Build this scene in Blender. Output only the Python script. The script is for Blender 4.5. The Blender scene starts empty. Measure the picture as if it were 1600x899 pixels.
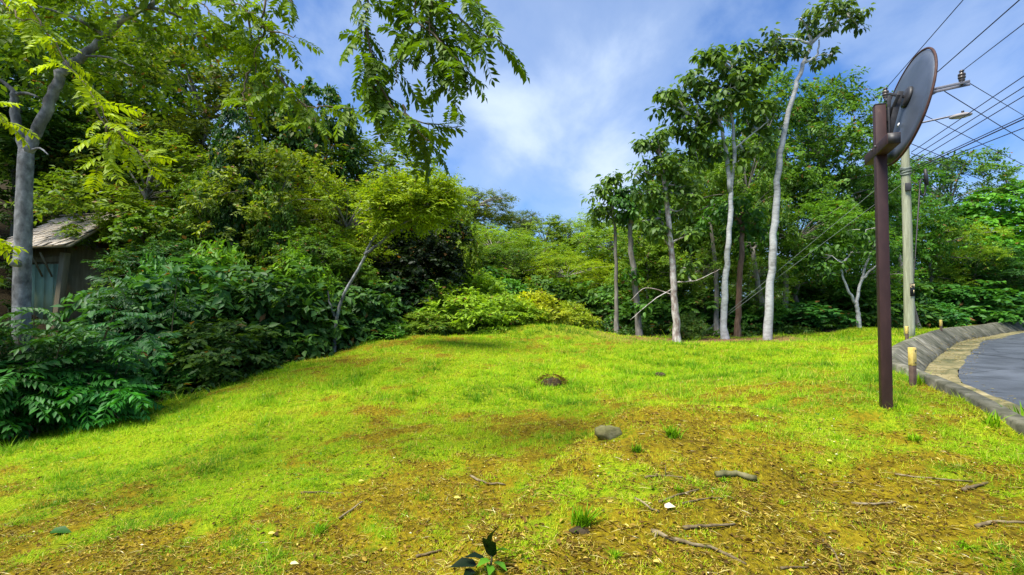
import bpy, math, random
import numpy as np
from mathutils import Vector, Matrix

R = math.radians
random.seed(7)
C = bpy.context.scene.collection
SC = bpy.context.scene

# ------------------------------------------------------------------ camera
CAM_Z = 1.5
PITCH = R(1.83)
cam_d = bpy.data.cameras.new('camera')
cam_d.sensor_width = 36.0
cam_d.lens = 18.0
cam_d.clip_start = 0.05
cam_d.clip_end = 3000
cam = bpy.data.objects.new('camera', cam_d)
C.objects.link(cam)
cam.location = (0, 0, CAM_Z)
cam.rotation_euler = (math.pi / 2 + PITCH, 0, 0)
SC.camera = cam

# ------------------------------------------------------------------ light
SUN_EL, SUN_AZ = R(64), R(-128)          # azimuth clockwise from the view direction (+Y)
sun_dir = Vector((math.sin(SUN_AZ) * math.cos(SUN_EL), math.cos(SUN_AZ) * math.cos(SUN_EL), math.sin(SUN_EL)))
sl = bpy.data.lights.new('sun', 'SUN')
sl.energy = 4.2
sl.angle = R(25.0)
sl.color = (1.0, 0.95, 0.84)
so = bpy.data.objects.new('sun', sl)
C.objects.link(so)
so.location = (-20, 10, 40)
so.rotation_euler = sun_dir.to_track_quat('Z', 'Y').to_euler()

SC.view_settings.view_transform = 'Standard'
SC.view_settings.look = 'None'
SC.view_settings.gamma = 1.0
SC.view_settings.exposure = 1.12
SC.cycles.max_bounces = 5
SC.cycles.diffuse_bounces = 2
SC.cycles.glossy_bounces = 2
SC.cycles.transmission_bounces = 3
SC.cycles.use_denoising = True

world = bpy.data.worlds.new('World')
SC.world = world
world.use_nodes = True
wt = world.node_tree
wt.nodes.clear()


def N(t, kind, **kw):
    n = t.nodes.new(kind)
    for k, v in kw.items():
        if k.startswith('i_'):
            n.inputs[k[2:].replace('_', ' ')].default_value = v
        else:
            setattr(n, k, v)
    return n


def ramp(t, stops, interp='EASE'):
    n = t.nodes.new('ShaderNodeValToRGB')
    n.color_ramp.interpolation = interp
    e = n.color_ramp.elements
    while len(e) < len(stops):
        e.new(0.5)
    for i, (p, c) in enumerate(stops):
        e[i].position = p
        e[i].color = (c, c, c, 1) if isinstance(c, (int, float)) else (*c, 1)
    return n


def math_n(t, op, a=None, b=None, c=None, clamp=False):
    n = t.nodes.new('ShaderNodeMath')
    n.operation = op
    n.use_clamp = clamp
    for i, v in enumerate((a, b, c)):
        if v is None:
            continue
        if isinstance(v, (int, float)):
            n.inputs[i].default_value = v
        else:
            t.links.new(v, n.inputs[i])
    return n.outputs[0]


def mixc(t, fac, a, b, mode='MIX'):
    n = t.nodes.new('ShaderNodeMix')
    n.data_type = 'RGBA'
    n.blend_type = mode
    for sock, v in ((n.inputs[0], fac), (n.inputs[6], a), (n.inputs[7], b)):
        if hasattr(v, 'is_output'):
            t.links.new(v, sock)
        elif isinstance(v, (int, float)):
            sock.default_value = v
        else:
            sock.default_value = (*v, 1)
    return n.outputs[2]


sky = N(wt, 'ShaderNodeTexSky', sky_type='NISHITA')
sky.sun_disc = False
sky.sun_elevation = SUN_EL
sky.sun_rotation = SUN_AZ
sky.ozone_density = 1.6
sky.air_density = 1.0
sky.dust_density = 0.6
tc = N(wt, 'ShaderNodeTexCoord')
sep = N(wt, 'ShaderNodeSeparateXYZ')
wt.links.new(tc.outputs['Generated'], sep.inputs[0])
den = math_n(wt, 'ADD', math_n(wt, 'MAXIMUM', sep.outputs[2], 0.0), 0.42)
cx = math_n(wt, 'DIVIDE', sep.outputs[0], den)
cy = math_n(wt, 'DIVIDE', sep.outputs[1], den)
cmb = N(wt, 'ShaderNodeCombineXYZ')
wt.links.new(math_n(wt, 'MULTIPLY', cx, 1.0), cmb.inputs[0])
wt.links.new(math_n(wt, 'MULTIPLY', cy, 1.0), cmb.inputs[1])
mp = N(wt, 'ShaderNodeMapping')
mp.inputs['Rotation'].default_value = (0, 0, R(-35))
mp.inputs['Scale'].default_value = (1.0, 0.7, 1)
mp.inputs['Location'].default_value = (2.2, 3.3, 0)
wt.links.new(cmb.outputs[0], mp.inputs[0])
n1 = N(wt, 'ShaderNodeTexNoise', i_Scale=2.4, i_Detail=9.0, i_Roughness=0.55, i_Distortion=0.25)
wt.links.new(mp.outputs[0], n1.inputs['Vector'])
n2 = N(wt, 'ShaderNodeTexNoise', i_Scale=1.4, i_Detail=3.0, i_Roughness=0.5)
wt.links.new(mp.outputs[0], n2.inputs['Vector'])
cm = math_n(wt, 'ADD', math_n(wt, 'MULTIPLY', n1.outputs[0], 0.6), math_n(wt, 'MULTIPLY', n2.outputs[0], 0.4))
crp = ramp(wt, [(0.38, 0.03), (0.52, 0.48), (0.68, 0.95)])
wt.links.new(cm, crp.inputs[0])
tintsky = mixc(wt, 1.0, sky.outputs[0], (0.18, 0.43, 0.76), 'MULTIPLY')
cloud = mixc(wt, n1.outputs[0], (0.85, 1.7, 3.2), (4.0, 4.5, 5.2))
skc = mixc(wt, crp.outputs[0], tintsky, cloud)
bg = N(wt, 'ShaderNodeBackground', i_Strength=0.12)
wt.links.new(skc, bg.inputs[0])
wo = N(wt, 'ShaderNodeOutputWorld')
wt.links.new(bg.outputs[0], wo.inputs[0])

# ------------------------------------------------------------------ pixel <-> place
F = 800.0


def ray(px, py):
    u, v = (px - 800) / F, (449.5 - py) / F
    return np.array([u, math.cos(PITCH) - v * math.sin(PITCH), math.sin(PITCH) + v * math.cos(PITCH)])


def W(px, py, depth):
    d = ray(px, py)
    d = d * (depth / d[1])
    return np.array([d[0], d[1], d[2] + CAM_Z])


# ------------------------------------------------------------------ value noise
def _hash(ix, iy, s):
    h = (ix.astype(np.int64) * 374761393 + iy.astype(np.int64) * 668265263 + s * 1442695041) & 0xFFFFFFFF
    h = ((h ^ (h >> 13)) * 1274126177) & 0xFFFFFFFF
    return ((h ^ (h >> 16)) & 0xFFFF) / 65535.0


def vnoise(x, y, s=0):
    ix, iy = np.floor(x), np.floor(y)
    fx, fy = x - ix, y - iy
    fx, fy = fx * fx * (3 - 2 * fx), fy * fy * (3 - 2 * fy)
    a = _hash(ix, iy, s); b = _hash(ix + 1, iy, s); c = _hash(ix, iy + 1, s); d = _hash(ix + 1, iy + 1, s)
    return (a * (1 - fx) + b * fx) * (1 - fy) + (c * (1 - fx) + d * fx) * fy


def fbm(x, y, s=0, o=4):
    r, a, t = 0, 0.5, 0
    for i in range(o):
        r = r + a * vnoise(x, y, s + i * 17)
        t += a
        x, y, a = x * 2.03 + 5.1, y * 2.03 + 1.7, a * 0.5
    return r / t


def sstep(a, b, x):
    t = np.clip((x - a) / (b - a), 0, 1)
    return t * t * (3 - 2 * t)


# ------------------------------------------------------------------ terrain
def tps_fit(P, v, lam=0.0):
    P = np.asarray(P, float); v = np.asarray(v, float)
    n = len(P)
    d = np.linalg.norm(P[:, None] - P[None], axis=2)
    K = np.where(d > 0, d * d * np.log(np.maximum(d, 1e-9)), 0) + lam * np.eye(n)
    A = np.zeros((n + 3, n + 3))
    A[:n, :n] = K
    A[:n, n] = 1; A[:n, n + 1:] = P
    A[n, :n] = 1; A[n + 1:, :n] = P.T
    w = np.linalg.solve(A, np.concatenate([v, [0, 0, 0]]))

    def f(x, y):
        x = np.asarray(x, float); y = np.asarray(y, float)
        r = np.full(x.shape, w[n]) + w[n + 1] * x + w[n + 2] * y
        for i in range(n):
            d2 = (x - P[i, 0]) ** 2 + (y - P[i, 1]) ** 2
            r += w[i] * 0.5 * d2 * np.log(np.maximum(d2, 1e-12))
        return r
    return f


ctl = []
for px, py, dep in [(1383, 640, 4.85), (1055, 533, 15), (1205, 527, 16), (963, 524, 18), (925, 524, 17), (1131, 530, 15.5),
                    (720, 524, 15), (600, 531, 13), (540, 545, 12), (450, 570, 10.5), (350, 605, 9),
                    (200, 650, 8), (100, 670, 7.5), (0, 693, 7), (1338, 513, 19), (1300, 523, 17.5),
                    (860, 598, 8.6), (1030, 583, 10), (948, 690, 5.2), (700, 640, 7), (500, 650, 6.6), (250, 720, 5.6), (300, 850, 3.4), (1423, 602, 6.6),
                    (1416, 535, 13.6), (1469, 521, 18), (1541, 506, 26.7)]:
    p = W(px, py, dep)
    ctl.append(tuple(p))
ctl += [(0, 2.5, 0), (2.2, 2.8, 0.12), (-2.5, 2.4, -0.1), (0, 0, 0), (0, -5, 0), (3, -5, .1), (-6, -4, -.3), (4.4, 4.4, .38), (3.2, 1, .25),
        (-9, 8.5, -.5), (-8.5, 11, -.2), (-7, 13, .1), (-13, 14, 1.0), (-20, 20, 4.5), (-14, 22, 3.2), (-8, 20, 1.4), (-4, 18, .6), (-25, 8, 4.5), (-14, 5, .2), (-16, 0, 0.4),
        (-40, 40, 13), (-12, 40, 6), (2, 40, 2.5), (12, 40, 1.2), (30, 40, .7), (0, 24, .5), (8, 23, .3), (-60, 10, 13), (-30, -15, 2), (16, 26, .4),
        (0, -30, 0), (30, -20, .5), (60, 10, .5), (60, 50, 1.0), (20, 70, 3), (-30, 75, 15), (-75, 60, 20), (12, 0, .4), (15, 8, .4), (14, 16, .45), (40, 28, .5)]
_tps = tps_fit([c[:2] for c in ctl], [c[2] for c in ctl])

# kerb line (outer lip of the roadside drain), from behind the camera and round the bend
kp = np.array([(0.2, -14), (1.2, -8), (2.2, -3), (2.75, 0), (3.25, 1.8), (3.8, 3.2), (4.4, 4.4), (4.95, 5.5), (5.65, 7.0), (6.8, 9.2), (8.5, 11.3), (11.8, 14.7), (17.2, 20), (27, 27.3), (38, 33), (56, 39), (80, 44)], float)


def catmull(P, per=14):
    out = []
    Q = np.vstack([2 * P[0] - P[1], P, 2 * P[-1] - P[-2]])
    for i in range(1, len(Q) - 2):
        p0, p1, p2, p3 = Q[i - 1:i + 3]
        for t in np.linspace(0, 1, per, endpoint=False):
            out.append(0.5 * ((2 * p1) + (-p0 + p2) * t + (2 * p0 - 5 * p1 + 4 * p2 - p3) * t * t + (-p0 + 3 * p1 - 3 * p2 + p3) * t ** 3))
    out.append(Q[-2])
    return np.array(out)


def resample(P, step):
    d = np.concatenate([[0], np.cumsum(np.linalg.norm(np.diff(P, axis=0), axis=1))])
    s = np.arange(0, d[-1], step)
    return np.stack([np.interp(s, d, P[:, k]) for k in range(P.shape[1])], 1)


KERB = resample(catmull(kp, 120), 0.25)
_kt = np.gradient(KERB, axis=0)
_kt /= np.linalg.norm(_kt, axis=1)[:, None]
KN = np.stack([_kt[:, 1], -_kt[:, 0]], 1)          # towards the road
ROAD_Z0 = 0.20


def kerb_sd(x, y):
    """signed distance to the kerb lip, positive on the road side"""
    x = np.asarray(x, float).ravel(); y = np.asarray(y, float).ravel()
    out = np.empty(len(x))
    K = KERB[::2]; NN = KN[::2]
    for a in range(0, len(x), 20000):
        dx = x[a:a + 20000, None] - K[None, :, 0]; dy = y[a:a + 20000, None] - K[None, :, 1]
        d2 = dx * dx + dy * dy
        j = d2.argmin(1)
        r = np.arange(len(j))
        sgn = dx[r, j] * NN[j, 0] + dy[r, j] * NN[j, 1]
        out[a:a + 20000] = np.sign(sgn) * np.sqrt(d2[r, j])
    return out


ROAD_W = 7.0
KOFF = 1.0                                          # lip to the asphalt edge


def ground_raw(x, y):
    x = np.asarray(x, float); y = np.asarray(y, float)
    r = np.hypot(x, y)
    k = np.minimum(1, 75 / np.maximum(r, 1e-6))
    z = _tps(x * k, y * k)
    z = z + sstep(75, 220, r) * np.clip(z, 0, 30) * 0.5
    near = 1 - sstep(14, 30, r)
    # grassy bank between the worn lower ground and the terrace by the mirror post
    ax, ay, bx, by = -0.42, 2.6, 1.25, 5.6
    L = math.hypot(bx - ax, by - ay)
    sd = ((x - ax) * (by - ay) - (y - ay) * (bx - ax)) / L
    al = ((x - ax) * (bx - ax) + (y - ay) * (by - ay)) / L
    z = z + 0.34 * (sstep(-0.16, 0.12, sd + 0.25 * (fbm(x * 1.7, y * 1.7, 5) - .5)) - sstep(0.5, 2.4, sd)) * sstep(-1.0, .3, al) * (1 - sstep(L - .6, L + .8, al))
    # mound at the far edge of the lawn
    z = z + 0.36 * np.exp(-(((x - 1.15) / 1.6) ** 2 + ((y - 16.4) / 1.3) ** 2))
    z = z + near * (0.15 * (fbm(x * .8, y * .8, 3) - .5) + 0.10 * (fbm(x * 2.9, y * 2.9, 9) - .5) * sstep(0, 1, 1))
    z = z + 0.035 * (fbm(x * 9, y * 9, 21) - .5) * (1 - sstep(5, 12, r))
    return z


def ground_z(x, y):
    return float(ground_raw(np.array([x]), np.array([y]))[0])


def hit(px, py):
    """where the line of sight through a photo position meets the terrain"""
    d = ray(px, py); d = d / d[1]
    ys = np.geomspace(1.2, 90, 3000)
    z = ground_raw(d[0] * ys, ys)
    below = CAM_Z + d[2] * ys <= z
    i = int(np.argmax(below)) if below.any() else len(ys) - 1
    return np.array([d[0] * ys[i], ys[i], z[i]])


def lip_z(i):
    return 0.0


# lip height follows the terrain, smoothed
_lz = ground_raw(KERB[:, 0], KERB[:, 1])
_ker = np.ones(25) / 25
_lz = np.convolve(np.pad(_lz, 12, mode='edge'), _ker, mode='valid') + 0.13
ROADZ = _lz - 0.42

# lawn outline
edge = [(-30, 9.2), (0, 7.1), (100, 7.6), (200, 8.1), (350, 9.1), (450, 10.5), (540, 12), (600, 13), (720, 15.2), (800, 16.3), (855, 17.4), (920, 17.6), (1000, 16.6), (1100, 16.6),
        (1210, 16.7), (1300, 18.5), (1370, 20), (1440, 21.5), (1500, 25), (1600, 33)]
LAWN = [(-14, -9), (-14, 4)] + [((px - 800) / F * d, d) for px, d in edge[1:]] + [(60, 44), (80, 30), (40, -9)]
LAWN = np.array(LAWN)


def poly_sd(x, y, P):
    """positive inside"""
    x = np.asarray(x, float); y = np.asarray(y, float)
    best = np.full(x.shape, 1e18); ins = np.zeros(x.shape, bool)
    n = len(P)
    for i in range(n):
        a, b = P[i], P[(i + 1) % n]
        e = b - a
        t = np.clip(((x - a[0]) * e[0] + (y - a[1]) * e[1]) / (e @ e), 0, 1)
        best = np.minimum(best, (x - a[0] - t * e[0]) ** 2 + (y - a[1] - t * e[1]) ** 2)
        c = (a[1] > y) != (b[1] > y)
        with np.errstate(divide='ignore', invalid='ignore'):
            xx = (b[0] - a[0]) * (y - a[1]) / (b[1] - a[1] if b[1] != a[1] else 1e-12) + a[0]
        ins ^= c & (x < xx)
    d = np.sqrt(best)
    return np.where(ins, d, -d)


# how worn the grass is, read off the photograph at these places
dryc = [(0, 720, .25), (150, 740, .2), (60, 800, .6), (150, 870, .75), (330, 850, .75), (250, 760, .25), (330, 640, .2), (400, 780, .5), (500, 700, .45), (600, 860, .85), (450, 840, .75),
        (560, 620, .25), (640, 700, .5), (750, 690, .5), (720, 640, .3), (700, 570, .35), (620, 545, .5), (800, 800, .75), (850, 700, .7), (900, 640, .5), (850, 600, .1), (960, 600, .1), (1000, 560, .12), (900, 560, .2),
        (1100, 555, .15), (1200, 548, .2), (1240, 600, .7), (1100, 640, .65), (1040, 680, .7), (950, 760, .6), (1000, 820, .85), (1200, 700, .92), (1300, 800, .97), (1150, 850, .95), (1500, 850, .9), (1450, 700, .55), (1560, 690, .5), (1500, 770, .8),
        (1300, 640, .6), (1300, 580, .3), (1340, 540, .3), (1400, 640, .45), (880, 860, .8), (700, 890, .85), (20, 880, .8), (1580, 800, .85)]
_dp = [hit(a, b)[:2] for a, b, c in dryc]
_dp = [(math.log(max(p[1], .5)), p[0] / p[1]) for p in _dp]
_dry = tps_fit(_dp, [c for *_, c in dryc], 0.02)


def dryness(x, y):
    yy = np.maximum(y, 1.2)
    s = np.clip(x / yy, -1.2, 1.2)
    b = np.clip(_dry(np.log(np.minimum(yy, 22)), s), 0, 1)
    n = fbm(x * 1.5, y * 1.5, 31, 5) - .5
    n2 = fbm(x * 6.0, y * 6.0, 41, 3) - .5
    return np.clip(b + n * 1.15 + n2 * 1.25 + .02, 0, 1)


# ------------------------------------------------------------------ mesh helpers
class MB:
    def __init__(s):
        s.V, s.Fc, s.T, s.n = [], [], [], 0

    def add(s, V, faces, tint=0.5):
        V = np.asarray(V, float).reshape(-1, 3)
        s.V.append(V)
        for f in (faces if isinstance(faces, list) else [faces]):
            s.Fc.append(np.asarray(f, np.int64) + s.n)
        s.T.append(np.broadcast_to(np.asarray(tint, float), (len(V),)))
        s.n += len(V)

    def tube(s, P, r, sides=7, cap=True, tint=.5):
        P = np.asarray(P, float); m = len(P)
        r = np.broadcast_to(np.asarray(r, float), (m,))
        t = np.gradient(P, axis=0); t /= np.maximum(np.linalg.norm(t, axis=1), 1e-9)[:, None]
        ref = np.array([0, 0, 1.0]) if abs(t[:, 2]).mean() < .8 else np.array([1.0, 0, 0])
        u = np.cross(t, ref); u /= np.linalg.norm(u, axis=1)[:, None]
        v = np.cross(t, u)
        a = np.linspace(0, 2 * math.pi, sides, endpoint=False)
        V = P[:, None] + r[:, None, None] * (np.cos(a)[None, :, None] * u[:, None] + np.sin(a)[None, :, None] * v[:, None])
        i = np.arange(m - 1)[:, None] * sides; j = np.arange(sides)[None]; k = (j + 1) % sides
        q = np.stack([i + j, i + k, i + sides + k, i + sides + j], -1).reshape(-1, 4)[:, ::-1]
        fs = [q]
        if cap:
            fs += [np.arange(sides)[None], (np.arange(sides)[::-1] + (m - 1) * sides)[None]]
        s.add(V.reshape(-1, 3), fs, tint)

    def box(s, c, size, M=None):
        c = np.asarray(c, float); h = np.asarray(size, float) / 2
        V = np.array([(x, y, z) for x in (-1, 1) for y in (-1, 1) for z in (-1, 1)], float) * h
        if M is not None:
            V = V @ np.asarray(M, float).T
        s.add(V + c, np.array([(0, 1, 3, 2), (4, 6, 7, 5), (0, 4, 5, 1), (2, 3, 7, 6), (0, 2, 6, 4), (1, 5, 7, 3)]))

    def lathe(s, prof, o, M=None, sides=20):
        prof = np.asarray(prof, float); m = len(prof)
        a = np.linspace(0, 2 * math.pi, sides, endpoint=False)
        V = np.stack([prof[:, 0, None] * np.cos(a), prof[:, 0, None] * np.sin(a), np.repeat(prof[:, 1, None], sides, 1)], -1).reshape(-1, 3)
        if M is not None:
            V = V @ np.asarray(M, float).T
        i = np.arange(m - 1)[:, None] * sides; j = np.arange(sides)[None]; k = (j + 1) % sides
        q = np.stack([i + j, i + k, i + sides + k, i + sides + j], -1).reshape(-1, 4)
        s.add(V + np.asarray(o, float), [q, np.arange(sides)[::-1][None], (np.arange(sides) + (m - 1) * sides)[None]])

    def mesh(s, name, mat=None, smooth=False, tint=False):
        V = np.concatenate(s.V)
        me = bpy.data.meshes.new(name)
        loops = np.concatenate([f.ravel() for f in s.Fc])
        sizes = np.concatenate([np.full(len(f), f.shape[1]) for f in s.Fc])
        me.vertices.add(len(V)); me.vertices.foreach_set('co', V.astype(np.float32).ravel())
        me.loops.add(len(loops)); me.loops.foreach_set('vertex_index', loops.astype(np.int32))
        me.polygons.add(len(sizes))
        me.polygons.foreach_set('loop_start', np.concatenate([[0], np.cumsum(sizes)[:-1]]).astype(np.int32))
        if smooth:
            me.polygons.foreach_set('use_smooth', np.ones(len(sizes), bool))
        if tint:
            at = me.attributes.new('tint', 'FLOAT', 'POINT')
            at.data.foreach_set('value', np.concatenate(s.T).astype(np.float32))
        me.update(calc_edges=True)
        me.validate()
        if mat:
            me.materials.append(mat)
        return me


def obj(name, me, parent=None, color=None, bevel=0):
    o = bpy.data.objects.new(name, me)
    C.objects.link(o)
    if parent is not None:
        o.parent = parent
    if color is not None:
        o.color = (*color, 1)
    if bevel:
        b = o.modifiers.new('bevel', 'BEVEL'); b.width = bevel; b.segments = 2; b.limit_method = 'ANGLE'
    return o


def tag(o, label=None, cat=None, group=None, kind=None):
    if label: o['label'] = label
    if cat: o['category'] = cat
    if group: o['group'] = group
    if kind: o['kind'] = kind
    return o


def thing(name, label, cat, loc=(0, 0, 0), rz=0.0, group=None):
    o = bpy.data.objects.new(name, None)
    C.objects.link(o)
    o.empty_display_size = .2
    o.location = loc; o.rotation_euler = (0, 0, rz)
    return tag(o, label, cat, group)


def unit(v):
    v = np.asarray(v, float)
    return v / np.maximum(np.linalg.norm(v, axis=-1, keepdims=True), 1e-9)


# ------------------------------------------------------------------ materials
def new_mat(name):
    m = bpy.data.materials.new(name); m.use_nodes = True
    t = m.node_tree; t.nodes.clear()
    out = N(t, 'ShaderNodeOutputMaterial')
    return m, t, out


def leaf_mat(name, trans=0.35, rough=0.45, spec=0.35, brown=0.03):
    m, t, out = new_mat(name)
    at = N(t, 'ShaderNodeAttribute', attribute_name='tint')
    oi = N(t, 'ShaderNodeObjectInfo')
    v = at.outputs['Fac']
    dark = mixc(t, 1.0, oi.outputs['Color'], (0.42, 0.58, 0.62), 'MULTIPLY')
    lite = mixc(t, 1.0, oi.outputs['Color'], (1.95, 1.85, 0.70), 'MULTIPLY')
    col = mixc(t, v, dark, lite)
    br = math_n(t, 'GREATER_THAN', v, 1.0 - brown)
    col = mixc(t, br, col, (0.20, 0.10, 0.03))
    p = N(t, 'ShaderNodeBsdfPrincipled', i_Roughness=rough)
    p.inputs['Specular IOR Level'].default_value = spec
    t.links.new(col, p.inputs['Base Color'])
    tr = N(t, 'ShaderNodeBsdfTranslucent')
    t.links.new(mixc(t, 1.0, col, (1.6, 1.6, 0.5), 'MULTIPLY'), tr.inputs[0])
    mx = N(t, 'ShaderNodeMixShader'); mx.inputs[0].default_value = trans
    t.links.new(p.outputs[0], mx.inputs[1]); t.links.new(tr.outputs[0], mx.inputs[2])
    t.links.new(mx.outputs[0], out.inputs[0])
    return m


M_leaf = leaf_mat('leaf', spec=.25, rough=.5)
M_gloss = leaf_mat('glossy_leaf', trans=.30, rough=.5, spec=.25, brown=.01)


def noise_mat(name, stops, scale=8, detail=6, rough=.85, bump=.3, stretch=(1, 1, 1), spec=.2, scale2=None, metal=0.0, coords='Object', bdist=.02):
    m, t, out = new_mat(name)
    tcn = N(t, 'ShaderNodeTexCoord')
    mpn = N(t, 'ShaderNodeMapping'); mpn.inputs['Scale'].default_value = stretch
    t.links.new(tcn.outputs[coords], mpn.inputs[0])
    a = N(t, 'ShaderNodeTexNoise', i_Scale=scale, i_Detail=detail, i_Roughness=.6)
    t.links.new(mpn.outputs[0], a.inputs['Vector'])
    b = N(t, 'ShaderNodeTexNoise', i_Scale=scale2 or scale * .22, i_Detail=3.0)
    t.links.new(mpn.outputs[0], b.inputs['Vector'])
    f = math_n(t, 'ADD', math_n(t, 'MULTIPLY', a.outputs[0], .6), math_n(t, 'MULTIPLY', b.outputs[0], .4))
    rp = ramp(t, stops, 'LINEAR')
    t.links.new(f, rp.inputs[0])
    p = N(t, 'ShaderNodeBsdfPrincipled', i_Roughness=rough, i_Metallic=metal)
    p.inputs['Specular IOR Level'].default_value = spec
    t.links.new(rp.outputs[0], p.inputs['Base Color'])
    if bump:
        bn = N(t, 'ShaderNodeBump', i_Strength=bump, i_Distance=bdist)
        t.links.new(a.outputs[0], bn.inputs['Height']); t.links.new(bn.outputs[0], p.inputs['Normal'])
    t.links.new(p.outputs[0], out.inputs[0])
    return m


M_bark_white = noise_mat('pale_bark', [(.3, (.13, .125, .115)), (.43, (.33, .325, .31)), (.52, (.43, .43, .42)), (.66, (.55, .55, .535))], 5, 9, stretch=(1.2, 1.2, 2.6), bump=.6)
M_bark_grey = noise_mat('grey_bark', [(.3, (.07, .06, .05)), (.5, (.20, .18, .15)), (.65, (.34, .31, .27))], 4, 7, stretch=(3, 3, .9), bump=.5)
M_bark_left = noise_mat('smooth_grey_bark', [(.34, (.035, .035, .033)), (.46, (.11, .112, .11)), (.56, (.22, .225, .225)), (.66, (.42, .42, .41))], 6, 9, stretch=(1.5, 1.5, 1.0), bump=.4)
M_bark_brown = noise_mat('brown_bark', [(.3, (.05, .03, .02)), (.5, (.14, .085, .055)), (.68, (.25, .17, .12))], 5, 7, stretch=(3, 3, .7), bump=.7)
M_bark_mott = noise_mat('mottled_bark', [(.34, (.09, .06, .055)), (.45, (.28, .21, .19)), (.56, (.55, .50, .47))], 4.5, 8, stretch=(2, 2, 1.1), bump=.6)
M_twig = noise_mat('twig_bark', [(.3, (.06, .045, .03)), (.6, (.18, .14, .09))], 12, 4, bump=.3)
M_stick = noise_mat('dead_stick', [(.3, (.05, .035, .02)), (.5, (.16, .12, .06)), (.7, (.34, .28, .17))], 22, 5, bump=.4, coords='Object', bdist=.004)
M_post = noise_mat('maroon_paint', [(.3, (.028, .012, .012)), (.5, (.042, .019, .018)), (.64, (.060, .028, .025)), (.70, (.15, .085, .06))], 16, 9, rough=.55, bump=.12, stretch=(1, 1, .35), spec=.35, bdist=.004)
M_pole = noise_mat('weathered_pole_wood', [(.3, (.20, .20, .13)), (.5, (.36, .37, .25)), (.7, (.52, .52, .38))], 9, 8, bump=.5, stretch=(3, 3, .25), rough=.9)
M_steel = noise_mat('galvanised_steel', [(.3, (.10, .10, .12)), (.7, (.20, .20, .23))], 20, 4, rough=.5, bump=.05, metal=.4)
M_dark = noise_mat('dark_metal', [(.3, (.018, .018, .022)), (.7, (.05, .048, .05))], 18, 4, rough=.5, bump=.05, spec=.4)
M_mback = noise_mat('mirror_back', [(.32, (.05, .065, .09)), (.5, (.09, .11, .15)), (.68, (.14, .165, .21))], 2.2, 7, rough=.42, bump=.04, metal=.25, spec=.5)
M_rim = noise_mat('rusty_rim', [(.3, (.035, .02, .018)), (.6, (.085, .042, .032))], 12, 5, rough=.6)
M_mface = noise_mat('mirror_face', [(.3, (.85, .87, .88)), (.7, (.92, .93, .94))], 3, 2, rough=.04, bump=0, metal=1.0)
M_ceram = noise_mat('insulator_porcelain', [(.3, (.05, .04, .035)), (.7, (.13, .10, .085))], 10, 3, rough=.3, bump=0, spec=.5)
M_wire = noise_mat('cable_sheath', [(.3, (.030, .028, .05)), (.7, (.055, .05, .085))], 10, 2, rough=.6, bump=0)
M_guy = noise_mat('galvanised_strand', [(.3, (.14, .17, .15)), (.7, (.24, .27, .24))], 20, 2, rough=.6, bump=0, metal=.2)
M_lamp = noise_mat('lamp_casing', [(.3, (.22, .20, .20)), (.7, (.34, .31, .30))], 8, 3, rough=.5, bump=.03)
M_lens = noise_mat('lamp_lens', [(.3, (.5, .45, .42)), (.7, (.6, .55, .5))], 8, 3, rough=.25, bump=0)
M_yellow = noise_mat('yellow_paint', [(.30, (.22, .15, .06)), (.40, (.52, .37, .10)), (.48, (.68, .50, .13)), (.7, (.80, .64, .24))], 24, 8, rough=.6, bump=.1, bdist=.004)
M_brownp = noise_mat('brown_paint', [(.3, (.07, .045, .035)), (.6, (.15, .10, .075))], 14, 5, rough=.75, bump=.15, bdist=.004)
M_rock = noise_mat('mossy_rock', [(.32, (.035, .035, .015)), (.46, (.12, .115, .045)), (.58, (.20, .18, .09)), (.70, (.34, .31, .22))], 9, 8, bump=.7, spec=.15)
M_soil = noise_mat('dark_soil', [(.3, (.025, .018, .01)), (.6, (.07, .05, .025))], 14, 7, bump=.8)
M_shingle = noise_mat('weathered_shingle', [(.28, (.24, .19, .15)), (.5, (.46, .40, .33)), (.7, (.66, .60, .52))], 3.2, 5, bump=.4, stretch=(1, .4, 1), bdist=.008)
M_teal = noise_mat('faded_green_board', [(.3, (.34, .50, .32)), (.6, (.48, .64, .45)), (.75, (.58, .68, .52))], 3, 6, rough=.8, bump=.1, stretch=(2, 2, .5))
M_timber = noise_mat('hut_timber', [(.3, (.16, .13, .08)), (.6, (.34, .29, .19))], 6, 6, bump=.3, stretch=(2, 2, .3))
M_conc = noise_mat('mossy_concrete', [(.32, (.025, .027, .016)), (.44, (.075, .075, .048)), (.55, (.145, .138, .10)), (.68, (.30, .28, .22))], 5, 9, rough=.9, bump=.45, scale2=.9, coords='Object')
M_gutter = noise_mat('silted_gutter', [(.30, (.05, .055, .03)), (.43, (.10, .10, .045)), (.56, (.22, .185, .09)), (.72, (.36, .31, .18))], 3.2, 9, rough=.95, bump=.5, scale2=.7)
M_white = noise_mat('white_sticker', [(.3, (.7, .7, .7)), (.7, (.8, .8, .8))], 8, 2, bump=0)
M_plate = noise_mat('black_plate', [(.3, (.012, .013, .016)), (.7, (.03, .03, .034))], 8, 2, rough=.5, bump=0)
M_digit = noise_mat('cream_digit', [(.3, (.72, .55, .25)), (.7, (.82, .68, .4))], 8, 2, rough=.6, bump=0)

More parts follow.
